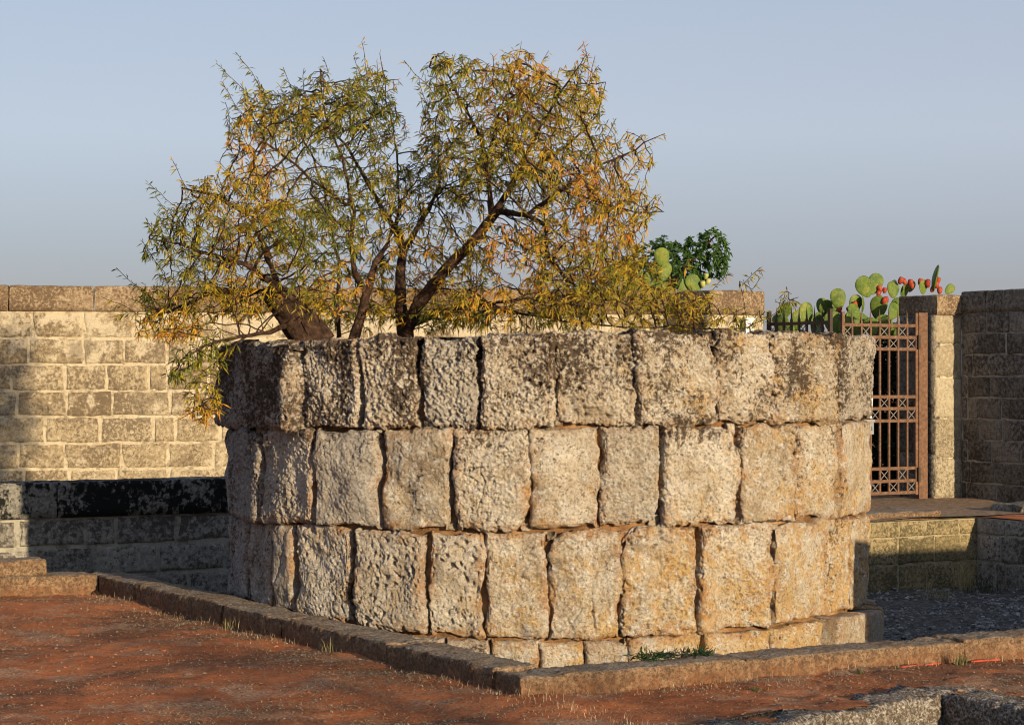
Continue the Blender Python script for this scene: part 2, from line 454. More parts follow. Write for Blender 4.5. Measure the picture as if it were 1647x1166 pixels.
def leafm(name, trans=.35):
    t = NT(name)
    c = t.attr('leafcol')
    t.color(c); t.b.inputs['Roughness'].default_value = .6; t.b.inputs['Specular IOR Level'].default_value = .25
    tr = t.t.nodes.new('ShaderNodeBsdfTranslucent'); t.link(c, tr.inputs[0])
    mx = t.t.nodes.new('ShaderNodeMixShader'); mx.inputs[0].default_value = trans
    t.link(t.b.outputs[0], mx.inputs[1]); t.link(tr.outputs[0], mx.inputs[2]); t.link(mx.outputs[0], t.out.inputs[0])
    return t.m
M['leaf'] = leafm('leaves', .25)
def rustm():
    t = NT('rusty_iron')
    t.color(t.ramp(t.noise(25, 6, .7), [(.3, (.08, .045, .03)), (.55, (.16, .09, .058)), (.75, (.25, .155, .105))]))
    t.b.inputs['Roughness'].default_value = .8
    t.bump(t.noise(120, 4), .3, .003)
    return t.m
M['rust'] = rustm()
def plain(name, c, rough=.7, c2=None, sc=20):
    t = NT(name)
    t.color(t.ramp(t.noise(sc, 4, .6), [(.35, c), (.65, c2 or tuple(x * 1.25 for x in c))])); t.b.inputs['Roughness'].default_value = rough
    return t.m
M['iron'] = plain('dark_iron', (.05, .035, .028), .6)
M['greywire'] = plain('grey_wire', (.20, .18, .17), .5)
M['white'] = plain('white_paint', (.72, .72, .72), .5, (.8, .8, .8))
M['greybox'] = plain('grey_metal', (.22, .22, .24), .5)
def padm():
    t = NT('cactus_pad')
    c = t.ramp(t.noise(6, 5, .65), [(.35, (.045, .09, .016)), (.55, (.10, .15, .024)), (.7, (.20, .21, .035))])
    c = t.mix(t.smap(t.noise(30, 5, .75), .55, .62, 0, .6), c, (.24, .21, .10))
    t.color(t.mix(t.smap(t.vor(34), .10, .2, .75, 0), c, (.34, .30, .18))); t.b.inputs['Roughness'].default_value = .55
    t.bump(t.noise(25, 4), .4, .01)
    return t.m
M['pad'] = padm()
M['pad_plain'] = plain('cactus_pad', (.06, .105, .022), .5, (.17, .19, .032), 5)
M['fruit'] = plain('cactus_fruit', (.22, .022, .024), .5, (.36, .085, .035), 14)
M['fruit_green'] = plain('unripe_fruit', (.32, .34, .08), .5, (.45, .42, .16), 14)
M['red'] = plain('red_plastic', (.36, .04, .025), .7, (.48, .10, .06), 30)

# ------------------------------------------------------------------ the ground (red earth), with the pit and the tomb cut out
PA0, PA1, PB1 = 0.28, 9.98, 7.70        # the sunken pit: a from PA0 to PA1, b from .28 to PB1
RB = 6.15                               # the kerb that turns left
TK = (2.17, 10.93)                     # far corner of the open tomb and its two sides
TL = -np.array([.697, .717]); TR = np.array([.504, -.864])
TINV = np.linalg.inv(np.stack([TL, TR], 1))
def in_tomb(a, b, m=0.0):
    q = np.einsum('ij,j...->i...', TINV, np.stack([OX + a * E1[0] + b * E2[0] - TK[0], OY + a * E1[1] + b * E2[1] - TK[1]]))
    return (q[0] > -m) & (q[0] < 2.0 + m) & (q[1] > -m) & (q[1] < 2.6 + m)
KW = 0.28
def gz(a, b):
    base = sstep(3.0, 8.0, b) * sstep(8.0, 9.5, a) * .16
    p = np.stack([a, b, np.zeros_like(a)], -1).reshape(-1, 3)
    n = fbm(p * 1.1, 3, 5) * .018 + fbm(p * 6, 3, 6) * .008 + vnoise(p * 22, 8) * .0045 + vnoise(p * 45, 9) * .0028
    return base + n.reshape(a.shape)
def axis(*segs):
    out = []
    for lo, hi, st in segs: out.append(np.linspace(lo, hi, max(2, int(round((hi - lo) / st)) + 1)))
    return np.unique(np.round(np.concatenate(out), 5))
ga = axis((-60, -12, 6), (-12, -4.5, .5), (-4.5, PA0, .03), (PA0, 4.2, .03), (4.2, PA1, .35), (PA1, 14, .25), (14, 60, 6))
gb = axis((-60, -8, 5), (-8, -4, .4), (-4, -2.2, .06), (-2.2, KW, .03), (KW, RB, .035), (RB, RB + KW, .14), (RB + KW, PB1, .2))
GA, GB = np.meshgrid(ga, gb, indexing='ij')
GZ = gz(GA, GB)
gv = np.stack([OX + GA * E1[0] + GB * E2[0], OY + GA * E1[1] + GB * E2[1], GZ], -1).reshape(-1, 3)
gq = grid_quads(len(ga), len(gb))
ca = ((ga[1:] + ga[:-1]) / 2)[:, None] + 0 * gb[None, :-1]; cb = ((gb[1:] + gb[:-1]) / 2)[None, :] + 0 * ga[:-1, None]
hole = ((ca > PA0 - .14) & (ca < PA1 + .1) & (cb > .14)) | ((ca < PA0) & (cb > RB + .1)) | in_tomb(ca, cb, .07)
ground = obj('ground', mesh_np('ground', gv, quads=gq[~hole.ravel()]), M['earth']); ground['kind'] = 'structure'
# pit floor
pa = axis((-6, 3, .5), (3, PA1 + .1, .06)); pb = axis((.1, 4, .3), (4, PB1 + .1, .06))
A_, B_ = np.meshgrid(pa, pb, indexing='ij')
pp = np.stack([A_, B_, 0 * A_], -1).reshape(-1, 3)
pz = -.56 + fbm(pp * 1.5, 3, 15) * .03 + fbm(pp * 9, 3, 16) * .014
pv = np.stack([OX + A_ * E1[0] + B_ * E2[0], OY + A_ * E1[1] + B_ * E2[1], pz.reshape(A_.shape)], -1).reshape(-1, 3)
pit = obj('pit_floor', mesh_np('pit_floor', pv, quads=grid_quads(len(pa), len(pb))), M['pitfloor']); pit['kind'] = 'structure'
# terrace behind the pit, out to the gate and beyond to the horizon
ta = axis((-60, -12, 6), (-12, 8, 1), (8, 13, .12), (13, 60, 6)); tb = axis((PB1 + .02, 11.5, .12), (11.5, 24, 1), (24, 300, 12))
A_, B_ = np.meshgrid(ta, tb, indexing='ij')
pp = np.stack([A_, B_, 0 * A_], -1).reshape(-1, 3)
tz = .155 + fbm(pp * 1.3, 3, 25) * .012 + fbm(pp * np.array([3, 14, 1]), 2, 26) * .006
tv = np.stack([OX + A_ * E1[0] + B_ * E2[0], OY + A_ * E1[1] + B_ * E2[1], tz.reshape(A_.shape)], -1).reshape(-1, 3)
terr = obj('terrace', mesh_np('terrace', tv, quads=grid_quads(len(ta), len(tb))), M['terrace']); terr['kind'] = 'structure'
fl, fq = box_np(0, 200, -.75, 2600, 2600, .1)
far = obj('far_ground', mesh_np('far_ground', fl, quads=fq, smooth=False), M['earth']); far['kind'] = 'structure'

# ------------------------------------------------------------------ the round stone drum
CX, CY, R = 0.248, 15.40, 2.23
def drum_hit(px):
    u = (px - 823.5) / 3500
    A = u * u + 1; B = -2 * (u * CX + CY); Cc = CX * CX + CY * CY - R * R
    disc = max(B * B - 4 * A * Cc, 0)
    Y = (-B - math.sqrt(disc)) / (2 * A)
    return math.atan2(u * Y - CX, -(Y - CY)), Y
def lvl(pts):
    th, z = [], []
    for px, py in pts:
        t_, Y = drum_hit(px); th.append(t_); z.append(EYE - (py - 605) / 3500 * Y)
    return np.array(th), np.array(z)
TOPL = lvl([(367, 553), (480, 548), (580, 543), (680, 541), (780, 540), (890, 538), (900, 535), (1020, 533), (1240, 533), (1350, 537), (1393, 541)])
J1L = lvl([(380, 690), (620, 689), (800, 689), (960, 685), (1100, 683), (1240, 682), (1340, 679), (1393, 673)])
J2L = lvl([(385, 835), (430, 838), (510, 845), (620, 852), (730, 855), (850, 853), (1060, 849), (1190, 843), (1280, 838), (1393, 825)])
J3L = lvl([(385, 962), (480, 992), (570, 1008), (690, 1024), (780, 1028), (880, 1030), (1000, 1027), (1125, 1018), (1240, 1008), (1325, 992), (1370, 983), (1393, 978)])
def lz(L, th): return float(np.interp(th, L[0], L[1]))
courses = [
    (TOPL, J1L, [367, 491, 579, 674, 773, 891.5, 1021.5, 1150, 1239, 1343, 1393], 1.25, 1.45),
    (J1L, J2L, [375, 424, 507, 613, 730, 850, 966, 1064, 1190, 1281, 1343, 1393], .95, .85),
    (J2L, J3L, [375, 398, 437, 472, 566, 685, 779, 881, 1001, 1124, 1239, 1326, 1368, 1393], .8, .6),
    (J3L, None, [375, 440, 520, 590, 650, 713, 787, 866, 938, 1012, 1128, 1237, 1322, 1372, 1393], .6, .4)]
drum = thing('stone_drum', 'round drum of four courses of rough weathered limestone blocks with a tree growing inside', 'stone structure', (CX, CY, 0))
blk = 0
for ci, (top, bot, xs, rough, pits) in enumerate(courses):
    ths = [drum_hit(x)[0] for x in xs]
    w = .20
    lo, hi = ths[0], ths[-1]
    ths = [lo - w * k for k in range(3, 0, -1)] + ths + [hi + w * k for k in range(1, 4)]
    for k in range(len(ths) - 1):
        t0, t1 = ths[k], ths[k + 1]; tm = (t0 + t1) / 2
        seen = lo - .01 <= tm <= hi + .01
        z1 = lz(top, tm); z0 = lz(bot, tm) if bot else -.6
        gap = random.uniform(.004, .014) + (.020 if tm < -.25 else 0) + (.014 if tm > .35 else 0); vg = random.uniform(.008, .02)
        L = 2 * R * math.sin((t1 - t0) / 2) - gap; H = z1 - z0 - vg
        if L < .05: continue
        blk += 1
        rr = rough * random.uniform(.65, 1.25) * (1.15 if tm < -.3 else 1)
        style = random.choice(((.5, .35), (.75, 1.5), (1.25, .6), (.9, 1.0), (1.0, 1.4)))
        if ci == 0: style = random.choice(((1.2, 1.5), (1.0, 1.2), (1.35, 1.0)))
        rr = .82 * style[0] * rough * random.uniform(.85, 1.15) * (1.15 if tm < -.3 else 1)
        pits = style[1] * (1.0 if ci == 0 else .8 if ci < 3 else .4)
        v, q, rim = rough_block('b', L, H, .22, .0062 if seen else .02, r=random.uniform(.018, .045), seed=blk * 13 + 5, rough=rr,
                                pits=pits, crack=random.random() < .45, low=.022 if ci < 3 else .01, wob=.011, ero=random.uniform(.3, .9))
        yaw = random.uniform(-.035, .035); tl = random.uniform(-.02, .02)
        ta_ = tm + yaw
        outw = np.array([math.sin(ta_), -math.cos(ta_), tl]); tang = np.array([math.cos(ta_), math.sin(ta_), 0])
        # slope of the course along the ring
        zs = ((lz(top, t1) - lz(top, t0)) + ((lz(bot, t1) - lz(bot, t0)) if bot else 0)) / (2 if bot else 1) / max(L, .1)
        tang = tang + np.array([0, 0, zs]); tang /= np.linalg.norm(tang)
        rad = R + random.uniform(-.015, .02) + (.015 if ci == 0 else 0)
        if ci == 3 and tm > .95: rad += .10
        o3 = (rad * math.sin(tm), -rad * math.cos(tm), (z0 + z1) / 2)
        vv = place_np(v, o3, tang, outw, np.array([0, 0, 1.0]) - .0 * outw)
        bm_ = mesh_np('stone_block', vv, quads=q, extra=[rim]); vcol(bm_, 'rim', np.repeat(EDGE[:, None], 3, 1))
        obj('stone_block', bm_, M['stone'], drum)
# earth and rubble core with recessed joints
nk, nz_ = 260, 90
th_ = np.arange(nk) / nk * 2 * math.pi; zz = np.linspace(-.62, 1.70, nz_)
T_, Z_ = np.meshgrid(th_, zz, indexing='ij')
cp = np.stack([np.sin(T_) * R, -np.cos(T_) * R, Z_], -1).reshape(-1, 3)
rc = (R - .075 + fbm(cp * 7, 3, 77) * .022 + vnoise(cp * 30, 78) * .006).reshape(T_.shape)
cv = np.stack([np.sin(T_) * rc, -np.cos(T_) * rc, Z_], -1).reshape(-1, 3)
i = np.arange(nk)[:, None]; j = np.arange(nz_ - 1)[None, :]
cq = np.stack([i * nz_ + j, ((i + 1) % nk) * nz_ + j, ((i + 1) % nk) * nz_ + j + 1, i * nz_ + j + 1], -1).reshape(-1, 4)
obj('earth_core', mesh_np('earth_core', cv, quads=cq, extra=[[k * nz_ + nz_ - 1 for k in range(nk)]]), M['core'], drum)

# ------------------------------------------------------------------ coursed walls
def brick_mesh(seed):
    v, q, rim = rough_block('u', .54, .28, .2, .028, r=.012, seed=seed, rough=.35, pits=.3, low=.005, wob=.011, ero=.35)
    v = v * np.array([1 / .54, 1 / .2, 1 / .28])
    return mesh_np('brick', v, quads=q, extra=[rim])
BR = {}
def bricks_of(mk):
    if mk not in BR:
        BR[mk] = []
        for k in range(8):
            me = brick_mesh(500 + k + 40 * len(BR)); me.materials.append(M[mk]); BR[mk].append(me)
    return BR[mk]
def wall(name, label, cat, p0, p1, rows, z0, thick, mk, mortar_k, L=.53, joint=.022, cap=None, capk=None, cap_len=.9, over=.03, offs=None, group=None, proud=.006):
    """p0 -> p1 is the visible face seen from its right hand side; rows are heights from the bottom."""
    p0 = Vector((*p0, 0)); p1 = Vector((*p1, 0)); d = p1 - p0; W = d.length; d.normalize()
    rz = math.atan2(d.y, d.x)
    t = thing(name, label, cat, (p0.x, p0.y, 0), rz, group)
    Ht = sum(rows)
    mb = MB(); mb.box((W / 2, thick / 2 + .004, z0 + Ht / 2), (W, thick - .008, Ht))
    obj('mortar', mb.mesh('mortar'), M[mortar_k], t)
    z = z0
    for ri, h in enumerate(rows):
        x = -random.uniform(.1, .9) * L if offs is None else offs[ri % len(offs)]
        while x < W:
            l = L * random.uniform(.8, 1.2)
            if random.random() < .07: l *= .45
            x0, x1 = max(x, 0), min(x + l, W)
            if W - x1 < .12: x1 = W
            if x1 - x0 > .06:
                me = random.choice(bricks_of(mk))
                jj = joint * random.uniform(.7, 1.5)
                sx = x1 - x0 - jj; sz = h - joint * random.uniform(.7, 1.3)
                o = obj('brick', me, None, t, ((x0 + x1) / 2, -proud * random.uniform(.4, 1.3), z + h / 2), (0, 0, math.pi), (sx, thick * .5, sz))
                o.rotation_euler = (random.uniform(-.006, .006), 0, math.pi if False else 0)
                o.scale = (sx, -thick * .5, sz)
            x = x1 if x1 < W else W + 1
        z += h
    if cap:
        x = -random.uniform(0, .5) if offs is None else 0.0
        ck = 0
        while x < W - .02:
            l = cap_len * random.uniform(.85, 1.2); x1 = min(x + l, W)
            if W - x1 < .25: x1 = W
            xs = max(x, 0)
            v, q, rim = rough_block('c', x1 - xs - .012, thick + 2 * over, cap, .035, r=.014, seed=900 + ck * 7 + len(name), rough=.45, pits=0, low=.005, wob=.004, ero=.06)
            vv = place_np(v, ((x + x1) / 2 if x >= 0 else (xs + x1) / 2, thick / 2, z + cap), (1, 0, 0), (0, 0, 1), (0, -1, 0))
            obj('coping_stone', mesh_np('coping_stone', vv, quads=q, extra=[rim]), M[capk or mk], t)
            x = x1; ck += 1
    return t
BWd = Vector((8.46, 1.6)).normalized()
bw0 = Vector((-5.55, 23.6)) - BWd * 4.5
bw1 = Vector((2.1, 25.05))
wall('boundary_wall', 'long sunlit tuff block wall with brown coping behind the tree', 'wall', bw0, bw1,
     [.40, .285, .285, .285, .285, .285, .285, .30], -.1, .40, 'tuff', 'mortar', .54, .024, cap=.275, capk='tuff_cap', cap_len=.78, over=.03)
gp = wall('gate_pillar', 'pale wall end left of the gate, half hidden by drooping twigs', 'pillar', AB(8.68, 10.6), AB(9.43, 10.6), [.4, .4, .4, .4, .55], .14, .6, 'tuff', 'mortar', .45, .02, cap=.27, capk='tuff_cap', cap_len=1.2, over=.025)
gp2 = wall('gate_pillar', 'pale dressed stone pillar that carries the hinges right of the gate', 'pillar', AB(11.71, 10.3), AB(12.13, 10.3), [.5, .47, .47, .4, .34], .14, .62, 'pillar', 'mortar', .5, .008, cap=.235, capk='tuff_cap', cap_len=1.2, over=.03, offs=[0.0])
wall('side_wall', 'lichen grey tuff wall, shade painted into its colour, running forward from right gate pillar', 'wall', AB(12.1, 10.28), AB(12.1, 8.9), [.25] * 9, .10, .38, 'tuff_shaded', 'mortar_grey', .45, .012, cap=.25, capk='tuff_shaded', cap_len=.7, over=.012)
# left side faces of the pillars get their own stones: dressed ends, shade put into their colour
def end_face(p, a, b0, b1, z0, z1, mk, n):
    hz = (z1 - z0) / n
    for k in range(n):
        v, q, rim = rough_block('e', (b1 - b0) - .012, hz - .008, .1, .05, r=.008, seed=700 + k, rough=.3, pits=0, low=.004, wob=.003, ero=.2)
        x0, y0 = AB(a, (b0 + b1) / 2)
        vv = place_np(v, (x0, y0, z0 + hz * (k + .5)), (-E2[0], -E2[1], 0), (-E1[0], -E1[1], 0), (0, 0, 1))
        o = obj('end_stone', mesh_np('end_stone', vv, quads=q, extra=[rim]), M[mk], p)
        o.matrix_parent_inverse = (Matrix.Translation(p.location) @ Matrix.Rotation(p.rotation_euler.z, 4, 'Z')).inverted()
end_face(gp2, 11.688, 10.3, 10.92, .14, 2.32, 'tuff_shaded', 4)
end_face(gp, 8.657, 10.6, 11.2, .14, 2.29, 'tuff_shaded', 4)

# pit retaining walls
wall('retaining_wall', 'mossy low block wall lining the pit, right of the drum', 'wall', AB(3.0, PB1), AB(PA1 + .12, PB1), [.30, .275, .16], -.60, .34, 'tuff_green', 'mortar_moss', .42, .014, proud=.006)
wall('retaining_wall', 'low dark block wall of the pit turning towards camera at far right', 'wall', AB(PA1, PB1 - .01), AB(PA1, .3), [.30, .275, .17], -.60, .34, 'tuff_grey', 'mortar_grey', .42, .02)
wall('parapet_wall', 'shaded grey block wall with black lichened coping left of the drum', 'wall', AB(-4.5, PB1), AB(2.9, PB1), [.24, .24, .24, .24], -.5, .36, 'tuff_grey', 'mortar_grey', .52, .03, cap=.285, capk='blackcap', cap_len=2.4, over=.02)

# ------------------------------------------------------------------ kerbs
def kerb_run(name, label, p0, p1, width, z0, z1, n, mk='kerb', group=None, rough=.55):
    p0 = Vector((*p0, 0)); p1 = Vector((*p1, 0)); d = p1 - p0; W = d.length; d.normalize()
    t = thing(name, label, 'kerb', (p0.x, p0.y, 0), math.atan2(d.y, d.x), group)
    x = 0.0
    cuts = [0] + [W * (k + random.uniform(-.2, .2)) / n for k in range(1, n)] + [W]
    for k in range(n):
        l = cuts[k + 1] - cuts[k] - .008
        v, q, rim = rough_block('k', l, width, z1 - z0, .012, r=.016, seed=1200 + k * 5 + int(W * 100) % 90, rough=rough, pits=.25, low=.007, wob=.010, ero=.5)
        vv = place_np(v, ((cuts[k] + cuts[k + 1]) / 2, width / 2, z1 + random.uniform(-.006, .006)), (1, 0, 0), (0, 0, 1), (0, -1, 0))
        obj('kerb_stone', mesh_np('kerb_stone', vv, quads=q, extra=[rim]), M[mk], t)
    return t
kerb_run('kerb', 'long sunlit stone kerb running right in front of the drum', AB(0, 0), AB(9.6, 0), KW, -.35, .115, 7)
kerb_run('kerb', 'long stone kerb running back left, its near face in shadow', AB(0, 6.42), AB(0, KW + .004), KW, -.35, .125, 5)
kerb_run('kerb', 'short sunlit stone kerb at the left edge of the photo', AB(-5.0, RB), AB(-.006, RB), KW, -.35, .150, 4)
v, q, rim = rough_block('k', 2.2, .22, .12, .014, r=.02, seed=1333, rough=.6, pits=.2, low=.006, wob=.01, ero=.5)
a_e = a_at(72, RB + .1)
x0, y0 = AB(a_e - 1.1, RB + .15)
sb = obj('stone_slab', mesh_np('stone_slab', place_np(v, (0, 0, 0), (*E1, 0), (0, 0, 1), (-E2[0], -E2[1], 0)), quads=q, extra=[rim]), M['kerb'], None, (x0, y0, .265))
tag(sb, 'flat stone slab lying on the kerb at the left edge', 'stone slab')

# the open tomb at the lower right: lining walls with a lichened rim
tomb = thing('open_tomb', 'sunken open tomb with white lichen rim in the bottom right corner', 'tomb', (*TK, 0))
def tomb_face(p0, p1, nrm, n):
    """stones along p0 -> p1, their faces looking along nrm into the tomb"""
    p0 = np.array(p0, float); p1 = np.array(p1, float); l = np.linalg.norm(p1 - p0) / n
    ow = np.array([*nrm, 0.0]); tx = np.array([-ow[1], ow[0], 0])
    for k in range(n):
        c = p0 + (p1 - p0) * (k + .5) / n - np.array(TK)
        v, q, rim = rough_block('t', l - .004, .78, .24, .011, r=.03, seed=1500 + k + int(10 * abs(nrm[0])), rough=.8, pits=.5, low=.012, wob=.012, ero=.6)
        obj('lining_stone', mesh_np('lining_stone', place_np(v, (*c, .012 - .39), tx, ow, (0, 0, 1)), quads=q, extra=[rim]), M['tomb'], tomb)
nL = np.array([TL[1], -TL[0]]) * -1; nL = nL if nL[1] < 0 else -nL
nR = np.array([TR[1], -TR[0]]); nR = nR if nR[0] < 0 else -nR
K0 = np.array(TK)
tomb_face(K0, K0 + TL * 2.0, nL, 2)
tomb_face(K0 - TR * .2, K0 + TR * 2.6, nR, 2)
tomb_face(K0 + TL * 2.0 - TR * .2, K0 + TL * 2.0 + TR * 2.6, -nR, 2)
fv_ = np.array([[*(TL * a_ + TR * b_), -.62] for a_, b_ in ((-.3, -.3), (2.3, -.3), (2.3, 2.8), (-.3, 2.8))])
fv_ = np.concatenate([fv_, fv_ - [0, 0, .1]])
obj('tomb_floor', mesh_np('tomb_floor', fv_, quads=[[0, 1, 2, 3], [7, 6, 5, 4], [0, 4, 5, 1], [1, 5, 6, 2], [2, 6, 7, 3], [3, 7, 4, 0]], smooth=False), M['pitfloor'], tomb)

# low slabs on the terrace edge
def slab(label, a, b, la, lb, h, z, mk, seed):
    v, q, rim = rough_block('s', la, lb, h + .08, .02, r=.03, seed=seed, rough=.5, pits=.2, low=.012, wob=.02, ero=.8)
    x_, y_ = AB(a, b)
    o = obj('stone_slab', mesh_np('stone_slab', place_np(v, (0, 0, 0), (*E1, 0), (0, 0, 1), (-E2[0], -E2[1], 0)), quads=q, extra=[rim]), M[mk], None, (x_, y_, z + h))
    tag(o, label, 'stone slab')
slab('rounded flat stone slab on the terrace edge just right of the drum', a_at(1415, 8.1), 8.1, 1.2, .5, .07, .15, 'kerb', 1601)
slab('dark flat stone slab on the terrace at the right edge of the photo', a_at(1660, 8.2), 8.2, .75, .5, .085, .15, 'tuff_grey', 1602)

# a low wall added out of the frame to shade pit and drum foot
wall('field_wall', 'low rough block wall added for its shade beyond the right edge of the photo', 'wall', AB(4.12, -1.9), AB(6.4, -1.9), [.3, .3, .3, .28], -.05, .5, 'tuff_grey', 'mortar_grey', .5, .02)
wall('field_wall', 'taller low block wall added for its shade further beyond the right edge of the photo', 'wall', AB(6.42, -1.9), AB(13.0, -1.9), [.3, .3, .3, .3, .3], -.05, .5, 'tuff_grey', 'mortar_grey', .5, .02)

# ------------------------------------------------------------------ gate
GBv = 10.40
def bar_box(mb, x0, x1, z0, z1, t): mb.box(((x0 + x1) / 2, 0, (z0 + z1) / 2), (x1 - x0, t, z1 - z0))
RAILS = [2.19, 2.052, 1.915, 1.36, 1.222, 1.08, .525, .378, .24]
def gate_leaf(label, p0, p1, nb, mk):
    p0 = Vector((*p0, 0)); p1 = Vector((*p1, 0)); d = p1 - p0; W = d.length
    t = thing('gate_leaf', label, 'gate', (p0.x, p0.y, 0), math.atan2(d.y, d.x), 'leaves of the iron gate')
    for xx in (0.0, W):
        mb = MB(); bar_box(mb, xx - .02, xx + .02, .21, 2.34, .04); obj('stile', mb.mesh('stile'), M[mk], t)
    mr = MB(); bar_box(mr, .02, W - .02, -.018, .018, .034); mrm = mr.mesh('rail')
    for z in RAILS: obj('rail', mrm, M[mk], t, (0, 0, z))
    sp = W / nb
    mbm = MB(); mbm.box((0, 0, 1.22), (.024, .024, 2.0)); mbm.tube((0, 0, 2.22), (0, 0, 2.36), .012, .001, 6)
    barm = mbm.mesh('bar')
    for k in range(1, nb): obj('bar', barm, M[mk], t, (k * sp, 0, .02))
    for ri, (za, zb) in enumerate(((2.19, 2.052), (2.052, 1.915), (1.36, 1.222), (1.222, 1.08), (.525, .378), (.378, .24))):
        hw = sp / 2 - .012; hh = (za - zb) / 2 - .018
        mx = MB(); mx.tube((-hw, -.004, -hh), (hw, -.004, hh), .005, .005, 5); mx.tube((-hw, .004, hh), (hw, .004, -hh), .005, .005, 5)
        xm = mx.mesh('cross')
        for k in range(nb):
            if (k + ri) % 2 == 0: obj('cross', xm, M['greywire'], t, ((k + .5) * sp, 0, (za + zb) / 2))
    return t
a_l = a_at(1355, GBv); a_r = a_at(1473, GBv)
gl = gate_leaf('closed rusty iron gate leaf with pointed bars right of the drum', AB(a_l, GBv), AB(a_r, GBv), 8, 'rust')
gl2 = gate_leaf('iron gate leaf swung open towards the camera behind the drum', (2.93, 24.80), (3.50, 23.94), 8, 'iron')
mb = MB(); bar_box(mb, -.075, .055, .10, 2.345, .07)
gpost = thing('gate_post', 'broad rusty iron gate post beside the right stone pillar', 'post', (*AB(a_at(1483, GBv), GBv), 0), ANG)
obj('post', mb.mesh('post'), M['rust'], gpost)
for z in (2.0, .45):
    mb = MB(); mb.box((-.085, -.03, z), (.03, .05, .16)); obj('hinge', mb.mesh('hinge'), M['iron'], gpost)
mb = MB(); mb.box((0, 0, 0), (.10, .012, .23))
nt = obj('notice_plate', mb.mesh('notice_plate'), M['white'], None, (*AB(a_at(1397, GBv - .06), GBv - .06), 1.235), (0, .08, ANG))
tag(nt, 'small blank white notice plate fixed to the rusty gate leaf', 'notice')
mb = MB(); mb.box((0, 0, 0), (.13, .05, .14)); mb.box((0, -.004, .085), (.15, .06, .03)); mb.box((.04, -.03, 0), (.02, .02, .05))
lk = obj('lock_box', mb.mesh('lock_box'), M['greybox'], None, (*AB(a_at(1396, GBv - .06), GBv - .06), 1.0), (0, 0, ANG)); tag(lk, 'small grey metal lock box below the white notice on gate', 'lock')
mb = MB(); mb.box((0, 0, 0), (.11, .03, .9)); mb.box((0, 0, .46), (.13, .045, .03))
wp = obj('marker_post', mb.mesh('marker_post'), M['white'], None, (*AB(9.16, 10.50), 1.78), (0, 0, ANG)); tag(wp, 'white painted plate on the wall end left of the gate', 'plate')

# ------------------------------------------------------------------ trees
def ring_mesh(nodes, parents, rad, sides_fn):
    """tubes along parent links, merged"""
    V = []; Q = []; n = 0
    N = len(nodes)
    dirs = np.zeros((N, 3))
    for k in range(N):
        p = parents[k]
        if p >= 0: dirs[k] = nodes[k] - nodes[p]
    ln = np.linalg.norm(dirs, axis=1); dirs[ln > 0] /= ln[ln > 0][:, None]
    for k in range(N):
        if parents[k] < 0:
            ch = np.where(parents == k)[0]
            dirs[k] = dirs[ch[0]] if len(ch) else (0, 0, 1)
    ref = np.where(np.abs(dirs[:, 2:3]) < .9, np.array([[0, 0, 1.0]]), np.array([[1.0, 0, 0]]))
    U = np.cross(dirs, ref); U /= np.linalg.norm(U, axis=1)[:, None]; Wv = np.cross(dirs, U)
    for sides, sel in sides_fn(rad):
        idx = np.where(sel & (parents >= 0) & (ln > 1e-6))[0]
        if not len(idx): continue
        a = np.arange(sides) / sides * 2 * math.pi
        ring = np.cos(a)[None, :, None] * U[idx][:, None, :] + np.sin(a)[None, :, None] * Wv[idx][:, None, :]
        par = parents[idx]
        r1 = rad[idx]; r0 = np.minimum(rad[par], r1 * 1.6)
        lower = nodes[par][:, None, :] + ring * r0[:, None, None]
        upper = (nodes[idx] + dirs[idx] * r1[:, None] * .3)[:, None, :] + ring * r1[:, None, None]
        vv = np.concatenate([lower, upper], 1).reshape(-1, 3)
        base = np.arange(len(idx))[:, None] * 2 * sides + n
        i = np.arange(sides)[None, :]; j = (i + 1) % sides
        Q.append(np.stack([base + i, base + j, base + sides + j, base + sides + i], -1).reshape(-1, 4))
        V.append(vv); n += len(vv)
    return np.concatenate(V), np.concatenate(Q)
